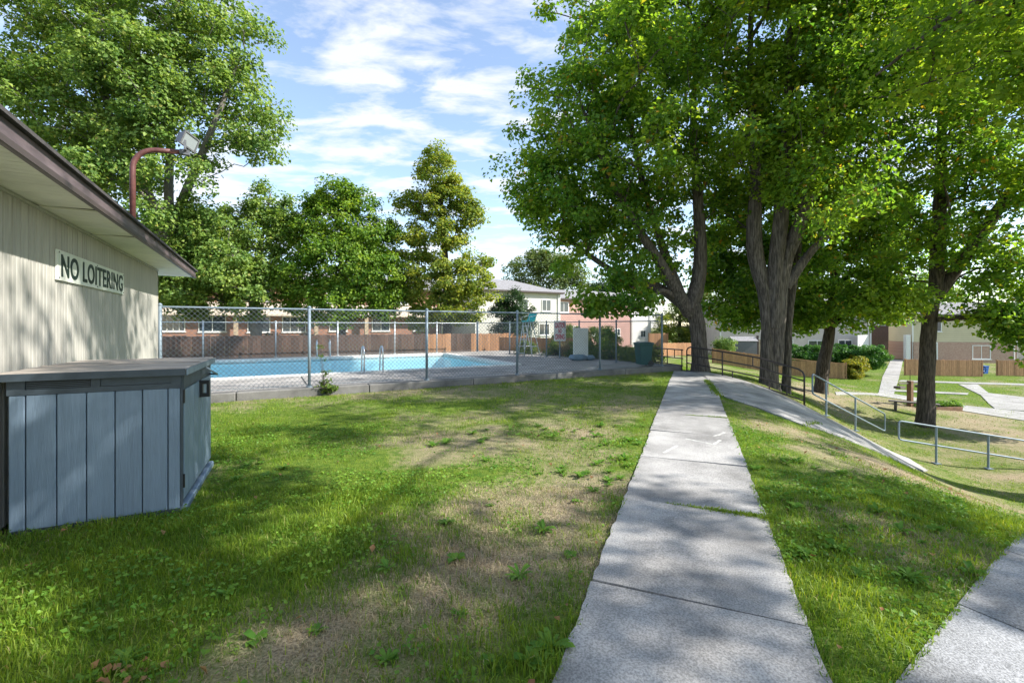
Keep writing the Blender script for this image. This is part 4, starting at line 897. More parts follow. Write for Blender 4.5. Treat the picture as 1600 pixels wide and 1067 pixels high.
def tree(name, label, base, stems, lobes, n_puff, per, pr, size, lm, bark, seed, group=None, cat='tree', attach_from=0.25, twig=.011, droop=.25, ratio=.72, lm2=None, up=.75, bare=0, wander=.1):
    g = np.random.default_rng(seed)
    root = empty(name, base, 0, label, cat, group); b0 = np.array(base, float)
    pos = []; rad = []; par = []; pl = []; nst = 0; L0 = None
    for si, st in enumerate(stems):
        L = smooth_line(st, 7); acc = 0
        for i in range(len(L)):
            if i: acc += np.linalg.norm(L[i, :3]-L[i-1, :3])
            pos.append(L[i, :3]); rad.append(L[i, 3]); pl.append(acc*.6); par.append(-1)
    nst = len(pos); zmin = min(p[2] for p in pos); zmax = max(p[2] for p in pos)
    pos = np.array(pos); rad = np.array(rad); pl = np.array(pl)
    ok = pos[:, 2] > zmin+(zmax-zmin)*attach_from
    tips, out = puffs_in(lobes, n_puff, g)
    axis = pos[ok]; dd = np.min(np.linalg.norm(tips[:, None]-axis[None], axis=2), 1); order = np.argsort(dd)
    cap = nst+n_puff*7; PS = np.zeros((cap, 3)); PS[:nst] = pos; PLn = np.full(cap, 1e9); PLn[:nst] = np.where(ok, pl, 1e9); PR = np.full(cap, -1); n = nst
    chains = []
    for t in order:
        p = tips[t]; q = PS[:n]; d = np.linalg.norm(q-p, axis=1); c = d+.3*PLn[:n]+1.2*np.maximum(0, q[:, 2]-p[2]+.25*d)
        j = int(np.argmin(c)); dj = d[j]; m = int(min(6, max(2, dj/.45)))
        s = q[j].copy(); out0 = norm((p-s)[None])[0]
        ctrl = (s+p)/2+np.array([0, 0, .12*dj])+g.normal(size=3)*wander*dj
        ids = [j]
        for i in range(1, m+1):
            tt = i/m; x = (1-tt)**2*s+2*tt*(1-tt)*ctrl+tt*tt*p; x = x+g.normal(size=3)*.03*dj*(i < m)
            PS[n] = x; PLn[n] = PLn[j]+dj*tt; PR[n] = ids[-1]; ids.append(n); n += 1
        chains.append(ids)
    cnt = np.zeros(n)
    for ids in chains: cnt[ids[-1]] += 1
    for i in range(n-1, nst-1, -1): cnt[PR[i]] += cnt[i] if PR[i] >= 0 else 0
    r = twig*np.maximum(cnt, 1)**.5
    tv, tf = trunk_mesh(stems, seed)
    cl = []
    for ids in chains:
        rr = r[ids].copy(); r0 = rad[ids[0]] if ids[0] < nst else r[ids[0]]
        rr[0] = min(rr[1]*1.25, r0*.9); rr = np.minimum(rr, r0*.85); rr[-1] *= .6
        cl.append((PS[ids], rr))
    bv, bf = tube_np(cl)
    me = np_mesh('trunk', np.concatenate([tv])-b0, tf, 4); me.polygons.foreach_set('use_smooth', [True]*len(me.polygons)); obj('trunk', me, M[bark], root)
    me = np_mesh('branches', bv-b0, bf, 4); me.polygons.foreach_set('use_smooth', [True]*len(me.polygons)); o = obj('branches', me, M[bark], root); o['kind'] = 'stuff'
    ctr = np.array(lobes)[:, :3].mean(0)
    outw = norm(.5*out+.5*norm(tips-ctr))
    keep = np.arange(len(tips)) >= int(bare*len(tips))
    P, N, T, s = leaves_at(tips[keep], outw[keep], per, pr, size, g, droop=droop, up=up)
    if lm2:                                                        # a share of the sprays has turned colour
        sel = fbm(P[:, 0]+P[:, 2]*.7, P[:, 1]+P[:, 2]*.4, 2.2, seed % 7, 3) > .52
        for nm, k, mm in (('crown', ~sel, lm), ('turned_leaves', sel, lm2)):
            o = obj(nm, leaf_mesh(nm, P[k]-b0, N[k], T[k], s[k], None, ratio), M[mm], root); o['kind'] = 'stuff'
    else:
        o = obj('crown', leaf_mesh('crown', P-b0, N, T, s, None, ratio), M[lm], root); o['kind'] = 'stuff'
    return root

def lb(Y, items, ry=1.0):
    """lobes given across, height and radius at distance Y (+offset)"""
    return [(x, Y+o, z, r*1.05, r*ry, r*.92) for x, o, z, r in items]
GM = 'maples at the head of the path'
# the leaning maple left of the group: long limbs over the pool
z1 = hz(7.0, 16.6)
tree('maple_tree', 'leaning maple with long low limbs reaching left over the pool fence', (7.0, 16.6, z1),
     [[(7.0, 16.6, z1-.15, .31), (6.95, 16.6, .8, .27), (6.85, 16.6, 1.75, .27), (6.65, 16.5, 2.5, .26)],
      [(6.55, 16.5, 2.3, .27), (6.85, 16.5, 3.3, .24), (6.95, 16.5, 4.6, .21), (6.8, 16.4, 6.6, .17), (6.6, 16.3, 9, .12), (6.7, 16.2, 12.5, .05)],
      [(6.55, 16.5, 2.1, .24), (5.9, 16.2, 3.0, .21), (5.2, 15.9, 4.0, .17), (4.3, 15.7, 5.3, .14), (3.2, 15.5, 7.2, .09), (2.3, 15.4, 9.5, .04)],
      [(6.3, 16.4, 2.45, .2), (5.4, 16.6, 3.1, .16), (4.2, 16.9, 3.55, .12), (3.0, 17.0, 4.3, .09), (1.6, 17.0, 5.4, .04)],
      [(6.3, 16.4, 2.5, .2), (5.8, 16.8, 4.2, .16), (5.2, 17.2, 6.5, .12), (4.6, 17.3, 9.5, .08), (4.3, 17.3, 13, .04)],
      [(5.9, 16.3, 2.75, .1), (5.2, 15.7, 2.9, .075), (4.5, 15.3, 2.35, .055), (3.6, 15.0, 2.2, .03)]],
     lb(16.6, [(2.4, 0, 6.6, 2.4), (1.9, -.5, 9.4, 2.0), (4.3, .5, 11.4, 2.7), (4.6, -1.5, 7.8, 2.5), (6.4, 0, 10, 2.6), (3.6, 0, 14.4, 2.6), (6.6, 0, 14.2, 2.9), (4.9, -.6, 4.9, 1.5), (2.2, .4, 4.6, 1.1), (1.05, 0, 7.0, 1.45), (1.0, -.6, 5.6, .8), (7.4, .8, 6.2, 1.8), (4.2, 2.2, 6.5, 2.2), (2.6, 1.6, 8, 2.0), (3.7, -2.6, 10.2, 1.9), (5.5, .9, 4.1, .8), (4.4, .7, 3.5, .7), (5.9, 1.4, 3.2, .6)])
     + 2*[(3.3, 15.0, 2.35, .75, .6, .32), (4.4, 15.3, 2.5, .7, .5, .4), (2.6, 15.1, 2.55, .5, .5, .35), (4.0, 15.6, 3.6, .9, .7, .5)],
     700, 105, .58, .16, 'maple', 'bark', 11, GM, attach_from=.1, lm2='maplewarm')
# the stout fused maple
z2 = hz(9.0, 15.6)
tree('maple_tree', 'stout fused multi-stemmed maple with a split trunk behind the railing', (9.0, 15.6, z2),
     [[(8.95, 15.6, z2-.25, .31), (8.95, 15.6, .7, .27), (9.0, 15.6, 1.9, .28), (9.05, 15.6, 2.9, .30)],
      [(8.9, 15.5, .2, .19), (8.78, 15.55, 2.6, .2), (8.45, 15.6, 4.5, .25), (8.4, 15.4, 6.8, .18), (8.1, 15.2, 9.8, .11), (8.0, 15, 13.5, .05)],
      [(9.05, 15.5, 1.6, .25), (9.1, 15.45, 3.6, .23), (9.25, 15.4, 5.5, .23), (9.3, 15.2, 8, .17), (9.3, 15, 11, .10), (9.3, 15, 14.5, .05)],
      [(9.12, 15.45, .3, .2), (9.33, 15.45, 3.4, .2), (9.85, 15.3, 5.3, .22), (10.3, 15, 7.8, .16), (10.8, 14.6, 10.6, .1), (11, 14.4, 13.8, .05)],
      [(9.45, 15.5, 3.0, .17), (10.3, 15.3, 4.3, .12), (11.3, 15.1, 5.3, .08), (12.4, 15, 6.2, .04)]],
     lb(15.6, [(8.2, -1.2, 11.2, 2.5), (10.2, 0, 10.2, 2.6), (11.4, -.8, 12.4, 2.6), (8.9, 0, 15, 2.8), (11.9, 0, 15, 2.8), (10.6, -1.4, 7.6, 2.0), (12.2, .2, 6.4, 1.6), (8.3, -1.6, 7.4, 1.8), (9.5, -2.4, 5.6, 1.3), (10.6, -2.2, 10, 2.0), (8.8, -2.6, 13, 2.2), (10.4, 2.2, 8, 2.3), (8.4, 1.5, 6, 1.3)]),
     680, 105, .58, .155, 'maple', 'bark', 12, GM, attach_from=.3, lm2='maplewarm')
z2b = hz(9.85, 16.1)
tree('maple_tree', 'slender grey maple stem just right of the split trunk', (9.85, 16.1, z2b),
     [[(9.85, 16.1, z2b-.2, .15), (9.92, 16.1, .9, .125), (9.98, 16.1, 2.2, .125), (10.15, 16.0, 3.9, .12), (10.3, 15.9, 6, .10), (10.6, 15.8, 9, .05)]],
     lb(16.2, [(10.6, 0, 5.4, 1.1), (11.4, .4, 6.8, 1.4), (10.2, .6, 8.6, 1.6), (11.0, 0, 3.9, .7)]), 120, 110, .65, .15, 'maple', 'bark', 13, GM, attach_from=.4)
z3 = hz(14.6, 21.1)
tree('maple_tree', 'dark low-branched maple between the slender stem and the far walk', (14.55, 21.1, z3),
     [[(14.5, 21.1, z3-.2, .29), (14.65, 21.1, -.3, .25), (14.85, 21.0, 1.0, .22), (15.0, 21.0, 2.4, .2)], [(15.0, 21, 2.3, .2), (15.1, 21, 4, .16), (15.0, 21, 6.5, .1), (15, 21, 9, .04)],
      [(14.9, 21, 1.5, .14), (13.4, 20.8, 2.6, .1), (11.8, 20.6, 3.0, .07), (10.2, 20.5, 3.0, .03)], [(15, 21, 1.7, .14), (16.4, 20.8, 2.7, .1), (17.6, 20.6, 3.4, .05)]],
     lb(21, [(10.4, -.3, 3.0, 1.35), (11.6, .3, 4.6, 1.5), (13.0, -.3, 3.0, 1.4), (14.6, -.6, 3.0, 1.35), (16.2, -.4, 3.4, 1.4), (13.2, 0, 5.6, 1.8), (15.3, .4, 5.8, 1.8), (17.4, -.2, 3.6, 1.2), (10.5, .6, 2.2, .9), (14.2, 0, 8, 2.0), (16.8, 0, 7.2, 1.8), (9.6, .6, 4.4, 1.2), (11.6, 0, 2.6, .9), (13.0, -.8, 2.1, .8), (15.6, -.6, 2.2, .8), (16.8, -.6, 2.4, .8), (11, 1.4, 5.8, 1.5), (17.8, .5, 5.4, 1.4)]), 560, 115, .6, .17, 'maple', 'barkdark', 14, GM, attach_from=.35)
z4 = hz(15.9, 17.2)
tree('maple_tree', 'big maple with thick straight dark trunk standing on the lower lawn', (15.9, 17.2, z4),
     [[(15.85, 17.2, z4-.2, .30), (15.88, 17.2, -1.0, .25), (15.95, 17.2, .5, .23), (16.07, 17.2, 2.0, .215), (16.2, 17.1, 3.2, .21)],
      [(16.2, 17.1, 3, .2), (16.1, 16.9, 5, .22), (15.9, 16.6, 8, .15), (15.6, 16.2, 12, .06)], [(16.2, 17.1, 2.8, .2), (17.4, 16.8, 4.8, .2), (18.6, 16.4, 7.2, .14), (19.6, 16, 10, .06)],
      [(16.05, 17.1, 2.0, .12), (14.6, 16.6, 2.6, .10), (13.2, 16.2, 2.9, .06), (12.2, 16, 2.7, .03)], [(16.1, 17, 1.9, .1), (17.6, 16.4, 2.0, .09), (18.6, 15.9, 1.5, .06), (19.5, 15.5, .8, .03)]],
     lb(17, [(15.7, -1, 10.6, 2.6), (18.1, -.5, 12, 2.8), (14.4, -1.6, 8.0, 2.3), (17.2, -2, 8.2, 2.3), (19.4, -.6, 9, 2.6), (15.6, -1.6, 5.6, 1.9), (18.2, -1.2, 5.4, 2.0), (14.4, -.6, 4.4, 1.2), (17.7, -.8, 2.9, 1.35), (19.8, -.6, 3.6, 1.5), (20.4, 0, 12.5, 2.6), (13.6, -1.2, 11.2, 2.4), (16.4, -.5, 15, 2.8), (19.6, 0, 15.4, 2.7), (12.9, -1.2, 3.0, .75), (14.3, -.8, 2.9, .8), (17.4, 2.6, 6, 2.2)])
     + 4*[(18.2, 15.9, 1.5, .9, .8, .5), (17.5, 16.2, 1.9, .7, .6, .5), (19.2, 15.6, .8, .7, .6, .45), (19.9, 15.5, .55, .5, .5, .35), (18.5, 15.8, .75, .45, .4, .35), (14.0, 16.3, 2.6, .9, .7, .5), (12.8, 16.1, 2.7, .7, .6, .4), (19.0, 15.8, 2.3, 1.0, .8, .6)],
     800, 105, .6, .16, 'maple', 'barkdark', 15, GM, attach_from=.25, lm2='maplewarm')
z5 = hz(15.6, 9.6)
tree('maple_tree', 'maple whose big near leaves fill the top right corner', (15.6, 9.6, z5),
     [[(15.6, 9.6, z5-.2, .42), (15.5, 9.6, 0, .35), (15.3, 9.6, 2.6, .31), (15.0, 9.6, 4.4, .27)], [(15, 9.6, 4.2, .2), (14.9, 9.6, 7, .15), (14.8, 9.5, 12, .06)],
      [(14.9, 9.6, 7.2, .13), (13.4, 9.7, 9.4, .11), (10.6, 10, 9.0, .07), (8.2, 10.1, 7.3, .025)], [(15, 9.6, 4, .18), (13.4, 8.6, 6.4, .12), (11.6, 7.6, 8, .06)]],
     lb(9.6, [(9.2, .8, 7.6, 1.0), (10.6, .5, 8.2, 1.7), (12.4, 0, 8.6, 2.0), (11.4, -1.4, 9.8, 1.9), (13.2, 1.4, 10.4, 2.3), (14.6, 0, 8, 2.2), (12.4, .6, 6.9, 1.2), (10.3, 1.2, 10.4, 1.7), (15, -1, 11.4, 2.4), (18, .2, 8.8, 1.9), (20.4, .6, 9.6, 2.0), (19, -1.6, 8.4, 1.7), (22, -.4, 10.4, 2.0), (17.2, -1.8, 10.4, 1.7)]),
     290, 120, .8, .14, 'maplewarm', 'barkdark', 16, GM, attach_from=.4)

z6 = hz(12.5, -2.5)
tree('maple_tree', 'street maple just outside the right edge of the view whose shade falls on the path', (12.5, -2.5, z6),
     [[(12.5, -2.5, z6-.2, .36), (12.4, -2.5, 1, .3), (12.2, -2.3, 4.2, .26)], [(12.2, -2.3, 4, .2), (10.4, -.5, 7, .13), (8.4, 1.6, 9, .06)], [(12.2, -2.3, 4, .2), (12.4, -2, 8, .14), (12.6, -1.6, 12, .05)]],
     [(x, y, z, r, r, r*.8) for x, y, z, r in ((7.3, 2.3, 8.6, 1.5), (8.9, 1.2, 8.8, 1.5), (6.0, 3.2, 9.2, 1.2), (10.6, .2, 9.2, 1.5), (12.5, .2, 9.4, 1.4), (13.6, -1.8, 8.6, 1.8), (6.6, 4.2, 11.4, 1.5), (7.8, 3.0, 10.6, 1.5), (5.4, 4.4, 10.2, 1.2), (9.4, -1.4, 8.4, 1.6), (7.2, 5.4, 12.0, 1.3), (9.6, 4.4, 10.4, .9), (7.3, 2.2, 8.8, 1.4), (6.4, 2.0, 8.4, 1.3), (10.5, 5.2, 9, 1.0), (12.2, 6.8, 9.4, 1.1), (9.0, 6.2, 9.8, .9), (12.2, 1.0, 9.2, 1.5), (12.0, .6, 8.9, 1.2), (14.6, 1.8, 9.4, 1.4), (16.2, 2.4, 9.2, 1.2), (15, .4, 9, 1.4), (16, 5, 9.2, .9), (18, 5.7, 9.6, 1.0))],
     190, 100, .62, .15, 'maple', 'bark', 17, GM, attach_from=.4)

# trees beyond the pool and the building
GL = 'trees beyond the pool yard'
tree('silver_maple', 'very tall silver maple with pale forked limbs above the brown eave', (-21.0, 24.5, 0),
     [[(-21.0, 24.5, -.2, .56), (-20.6, 24.5, 3, .46), (-19.4, 24.5, 6, .42), (-18.7, 24.5, 7.4, .40)], [(-18.7, 24.5, 7, .26), (-20.2, 24.2, 9.6, .22), (-21.6, 24, 13, .16), (-22, 24, 18, .06)],
      [(-18.7, 24.5, 7, .24), (-18.6, 24.3, 9.5, .2), (-18.2, 24, 13, .15), (-18, 24, 19, .06)], [(-18.6, 24.5, 7.1, .24), (-17.4, 24.3, 9.6, .2), (-16, 24, 12.4, .14), (-14.6, 24, 16, .06)]],
     lb(24, [(-24, 0, 14, 3.4), (-21, -.6, 17.4, 3.4), (-17.6, -.5, 14.4, 2.7), (-17.4, 0, 18.4, 3.2), (-14.8, 0, 13.4, 2.4), (-15.4, 0, 16.6, 2.5), (-13.5, 0, 11.7, 1.35), (-20.6, -.8, 13, 2.7), (-24.6, .5, 10.4, 2.7), (-21.4, .8, 10.2, 1.8), (-16.4, .6, 11.2, 1.4), (-18.4, -1.6, 11.8, 1.5), (-27, 0, 17, 3.5), (-24, 0, 20, 3.3), (-18.6, -2.0, 9.8, 1.5), (-20.4, -2.2, 9.2, 1.5), (-16.0, -1, 9.6, 1.1), (-19, -2.2, 7.2, 1.5), (-22.5, -1.5, 8.6, 2), (-17.0, -1.6, 12.6, 1.8), (-19.4, -2, 15, 2.4), (-23, -2, 13, 2.5)], .9),
     900, 100, .7, .20, 'silver', 'barkpale', 21, GL, attach_from=.42, droop=.35, twig=.012)
tree('silver_maple', 'mid height pale green tree between the eave and the round maple', (-16.2, 28.5, 0),
     [[(-16.2, 28.5, -.2, .36), (-16.3, 28.5, 2, .3), (-16.5, 28.5, 4, .26)], [(-16.5, 28.5, 4, .2), (-18, 28.3, 6, .14), (-19.5, 28, 8, .07)], [(-16.4, 28.5, 4, .2), (-15.9, 28.3, 6.6, .13), (-15.2, 28.2, 10, .05)]],
     lb(28.2, [(-18.6, 0, 7.4, 2.0), (-16, -.4, 6.6, 2.1), (-20.3, 0, 5.6, 2.2), (-17.6, -.7, 4.4, 1.9), (-15.6, .2, 9.4, 1.5), (-21.4, 0, 8.4, 1.5), (-14.9, -.6, 4.2, 1.7), (-19.8, -.6, 3.4, 1.5), (-22.3, 0, 3.9, 1.6), (-16.6, -.6, 3.0, 1.1), (-14.2, .2, 7.9, 1.3), (-18.4, -3.2, 6.9, 1.6), (-16.6, -3, 5.2, 1.5), (-18.6, -3.4, 4.2, 1.6), (-15.2, -3, 3.6, 1.3), (-20, -3.4, 6, 1.6), (-17.2, -3.2, 8.0, 1.2)], .9),
     640, 105, .62, .185, 'silver', 'barkpale', 22, GL, droop=.3)
tree('norway_maple', 'dense round bright green maple behind the pool', (-10.9, 28.6, 0),
     [[(-10.9, 28.6, -.2, .32), (-10.9, 28.6, 1.5, .27), (-10.9, 28.6, 3, .24), (-10.9, 28.6, 6, .15), (-10.9, 28.6, 10, .04)]],
     lb(28.2, [(-10.8, 0, 8.4, 2.1), (-12.8, 0, 7.4, 1.8), (-8.9, 0, 7.2, 1.9), (-10.8, -1, 5.6, 2.3), (-13.2, -.6, 4.6, 1.6), (-8.3, -.6, 4.8, 1.8), (-10.6, -1, 3.2, 1.7), (-8.0, -.4, 3.2, 1.2), (-12.6, -.4, 3.0, 1.2), (-11.0, 0, 10.0, 1.2), (-9.6, 0, 9.6, 1.0), (-12.2, 0, 9.4, .9), (-10, 2, 6, 2.5)], .9),
     540, 115, .56, .17, 'norway', 'barkdark', 23, GL, up=.6, droop=.35)
tree('ash_tree', 'tall open tree turning yellow with dark straight trunk behind the pool', (-4.15, 28.4, 0),
     [[(-4.15, 28.4, -.2, .32), (-4.1, 28.4, 1.6, .26), (-4.15, 28.4, 4, .22), (-4.3, 28.4, 7, .16), (-4.5, 28.4, 10, .09), (-4.7, 28.4, 13, .03)]],
     lb(28.4, [(-4.8, 0, 12.6, .85), (-4.6, 0, 11.2, 1.35), (-3.4, 0, 10.0, 1.0), (-6.6, 0, 9.6, .9), (-5.0, 0, 9.4, 1.4), (-2.6, 0, 8.8, .95), (-6.4, 0, 7.4, 1.15), (-3.9, -.3, 7.4, 1.2), (-2.4, 0, 5.6, 1.2), (-5.4, -.4, 5.4, 1.3), (-3.6, -.5, 4.5, 1.4), (-6.6, 0, 4.0, 1.1), (-2.0, -.2, 3.8, 1.1), (-4.4, -.4, 2.9, 1.2), (-5.8, -.2, 2.3, .9), (-3.0, -.2, 2.4, .9), (-7.3, .2, 6, .8)], .9),
     400, 110, .5, .17, 'yellowing', 'barkdark', 24, GL, droop=.2, attach_from=.12)
tree('cedar_tree', 'small dense dark green tree left of the lifeguard chair', (.05, 30.5, 0),
     [[(.05, 30.5, -.2, .16), (.05, 30.5, 1.5, .13), (.05, 30.5, 4.2, .04)]],
     lb(30.5, [(0, 0, 3.5, .85), (-.6, 0, 2.6, .85), (.65, 0, 2.5, .9), (.1, -.3, 1.8, 1.0), (.9, 0, 1.6, .7), (-.7, 0, 1.4, .8)]), 130, 120, .42, .12, 'evergreen', 'barkdark', 25, GL, attach_from=.1, droop=.5)
tree('locust_tree', 'far pale feathery tree rising over the cream roof', (3.8, 62, -.5),
     [[(3.8, 62, -.5, .3), (3.8, 62, 4, .24), (3.7, 62, 8, .1), (3.7, 62, 12, .03)]],
     lb(62, [(1.2, 0, 9.6, 2.0), (4.2, 0, 10.6, 2.2), (7.0, 0, 10.4, 2.0), (3, 0, 7.4, 1.8), (6.4, 0, 7.6, 1.8), (9, 0, 8.6, 1.8), (0, 0, 7.4, 1.3)]), 220, 80, .95, .28, 'fargreen', 'barkpale', 26, GL, droop=.4)
tree('pine_tree', 'low dark far tree showing above the pink house roof', (14.5, 66, -.5),
     [[(14.5, 66, -.5, .3), (14.5, 66, 4, .2), (14.5, 66, 8, .05)]], lb(66, [(12.4, 0, 6.6, 1.6), (14.6, 0, 7.2, 1.6), (17, 0, 6.8, 1.6), (19.4, 0, 6.2, 1.7)]), 110, 90, .9, .28, 'evergreen', 'barkdark', 27, GL)
tree('far_tree', 'sunlit yellowish bushy tree right of the white end house', (20.6, 55, -1.4),
     [[(20.6, 55, -1.4, .3), (20.6, 55, 1.5, .22), (20.6, 55, 4.5, .05)]],
     lb(55, [(19.2, 0, 2.4, 1.6), (21, -.3, 3.4, 1.5), (22.6, 0, 2.0, 1.7), (20.2, -.4, .6, 1.5), (22.4, 0, .2, 1.5), (24.3, .5, 3, 1.7), (18.4, 0, .6, 1.1), (20.6, 0, 4.2, 1.0)]), 260, 90, .6, .19, 'fargreen', 'barkdark', 28, GL, lm2='yellowing')
for (x, y, h, r, nm, lab, lmn) in ((33, 62, 9, 3.2, 'far_tree', 'far dark tree behind the beige house roof', 'norway'), (45, 68, 8.5, 3.2, 'far_tree', 'far tree showing behind the utility pole', 'fargreen'), (58, 62, 9.5, 3.6, 'far_tree', 'far tree behind the maroon roof', 'norway'), (27, 64, 8.5, 3.0, 'far_tree', 'far tree glimpsed between the two split trunks', 'fargreen')):
    tree(nm, lab, (x, y, -1.5), [[(x, y, -1.6, .3), (x, y, 2, .22), (x, y, h*.75, .06)]], lb(y, [(x-r*.6, 0, h*.55, r*.6), (x+r*.6, 0, h*.55, r*.6), (x, 0, h*.8, r*.62), (x, -.5, h*.4, r*.7)]), 130, 90, .95, .3, lmn, 'barkdark', int(x)+40, GL)

# shrubs, hedge, creeper
def shrub(name, label, base, lobes, n, per, pr, size, lm, seed, cat='shrub', group=None, stems=1.0, up=.5, lm2=None, ratio=.6):
    g = np.random.default_rng(seed); root = empty(name, base, 0, label, cat, group); b0 = np.array(base)
    tips, out = puffs_in(lobes, n, g); P, N, T, s = leaves_at(tips, out, per, pr, size, g, up=up, outw=.8)
    tips = tips[:40]; cl = []
    for t in tips:
        q = b0+np.array([(t[0]-b0[0])*.35, (t[1]-b0[1])*.35, 0]); cl.append((np.array([q, (q+t)/2+np.array([0, 0, .1]), t]), [.018*stems, .012*stems, .006*stems]))
    v, f = tube_np(cl, 4); o = obj('stems', np_mesh('stems', v-b0, f, 4), M['barkdark'], root); o['kind'] = 'stuff'
    o = obj('foliage', leaf_mesh('foliage', P-b0, N, T, s, None, ratio), M[lm], root); o['kind'] = 'stuff'
    return root
shrub('round_bush', 'clipped round bush behind the caution sign', (3.5, 27.6, -.05), [(3.5, 27.6, .75, .95, .9, .95)], 70, 110, .28, .09, 'shrub', 51, 'bush', 'clipped round bushes')
shrub('round_bush', 'clipped round bush behind the white board', (5.0, 26.4, -.05), [(5.0, 26.4, .75, .85, .85, 1.0)], 70, 110, .28, .09, 'shrub', 52, 'bush', 'clipped round bushes')
yp = lambda a, b: yard(a, b, 0)[:2]
for i, (a, b, w, h, lm, lab) in enumerate(((13.4, 19.0, .8, .62, 'shrub', 'low yellowish shrub right of the caution sign pole'), (13.5, 17.4, .8, .62, 'shrub', 'loose green shrub behind the foot of the white board'), (13.9, 15.6, .9, .7, 'shrub', 'wide loose green shrub right of the white board'),
                                     (14.0, 14.0, .9, .68, 'shrub', 'loose pale shrub left of the wheeled bin'), (14.4, 16.4, .5, 1.25, 'norway', 'upright leafy sapling behind the wheeled bin'), (12.3, 20.6, .45, .6, 'shrub', 'small loose shrub beside the lifeguard chair'))):
    x, y = yp(a, b); z = hz(x, y)
    shrub('shrub', lab, (x, y, z), [(x, y, z+h*.7, w, w*.8, h*.75), (x-.3*w, y+.1, z+h*.4, w*.6, w*.6, h*.5), (x+.4*w, y, z+h*.55, w*.6, w*.5, h*.6)], 60, 90, .25, .085, lm, 60+i, group='shrubs along the pool deck end')
x, y = yp(13.1, 18.2); z = hz(x, y)
# ornamental grass by the deck end
def grass_tuft(n, hgt, spread, seed, w=.008):
    g = np.random.default_rng(seed); th = g.uniform(0, 2*math.pi, n); rr = g.uniform(0, .12, n)
    b = np.stack([np.cos(th)*rr, np.sin(th)*rr, np.zeros(n)], 1); d = np.stack([np.cos(th), np.sin(th), np.zeros(n)], 1); sdv = np.stack([-np.sin(th), np.cos(th), np.zeros(n)], 1)
    h = hgt*g.uniform(.6, 1.1, n)[:, None]; sp = spread*g.uniform(.2, 1, n)[:, None]
    m = b+d*sp*.4+np.array([0, 0, 1])*h*.7; t = b+d*sp+np.array([0, 0, 1])*h*g.uniform(.7, 1, n)[:, None]
    V = np.stack([b-sdv*w, b+sdv*w, m+sdv*w*.8, m-sdv*w*.8, t], 1).reshape(-1, 3); i = np.arange(n)*5
    return V, np.concatenate([np.stack([i, i+1, i+2], 1), np.stack([i, i+2, i+3], 1), np.stack([i+3, i+2, i+4], 1)])
og = empty('ornamental_grass', (x, y, z), 0, 'yellow ornamental grass between caution sign and white board', 'grass clump')
V, F = grass_tuft(420, 1.0, .6, 5); obj('blades', np_mesh('blades', V, F, 3), M['straw'], og)['kind'] = 'stuff'
# hedge over the tan fence and the creeper at its end
shrub('hedge', 'dark green hedge behind the tan fence', (25.6, 37.0, -2.3), [(22.6+.75*k, 37.2-.25*k, -.75, .8, .7, .95) for k in range(9)], 330, 95, .36, .15, 'hedge', 71, 'hedge', up=.4)
shrub('creeper', 'yellow green creeper spilling over the end of the tan fence', (26.2, 34.1, -2.35), [(26.0, 34.2, -1.6, .55, .5, .6), (26.7, 34.9, -1.3, .8, .7, .7), (27.4, 36.2, -1.1, 1.0, .9, .8), (26.1, 34.0, -2.0, .4, .4, .4)], 130, 95, .3, .14, 'ivy', 72, 'creeper', up=.4)
shrub('shrub', 'low green shrubs left of the far walk head', (32.5, 41, -1.9), [(31.2, 39.8, -1.6, 1.1, .9, .5), (33, 41.5, -1.3, 1.2, .9, .6), (34.6, 42.6, -1.2, .8, .7, .6)], 110, 90, .35, .13, 'hedge', 73)
shrub('shrub', 'grey green shrub in front of the grey garden shed', (19.3, 40.4, -1.3), [(19.3, 40.4, -.2, .9, .8, 1.0), (18.7, 40.7, -.5, .7, .6, .8)], 70, 80, .35, .12, 'silver', 74)
shrub('shrub', 'leafy plants growing in the planter box', (18.9, 20.3, -2.0), [(18.2+.5*k, 20.3+.05*k, -1.92, .28, .35, .16) for k in range(5)], 60, 60, .14, .07, 'weed', 75)
shrub('shrub', 'dark shrub in the shade against the long brown fence', (-15.6, 29.5, 0), [(-15.8, 29.0, .7, 1.0, .5, .6), (-13.6, 30, .6, .8, .5, .5)], 60, 80, .3, .12, 'evergreen', 76)
# weed climbing the fence
wx, wy, _ = yard(1.30, 11.62)
cw = shrub('climbing_weed', 'leafy weed climbing the chain link beside the kerb', (wx, wy, .02), [(wx, wy, .2, .26, .14, .16), (wx+.02, wy, .5, .10, .08, .25), (wx-.12, wy+.05, .95, .07, .07, .3), (wx-.16, wy+.05, 1.25, .05, .05, .2), (wx+.15, wy, .14, .2, .12, .12)], 46, 14, .07, .06, 'shrub', 77, 'weed', stems=.3)

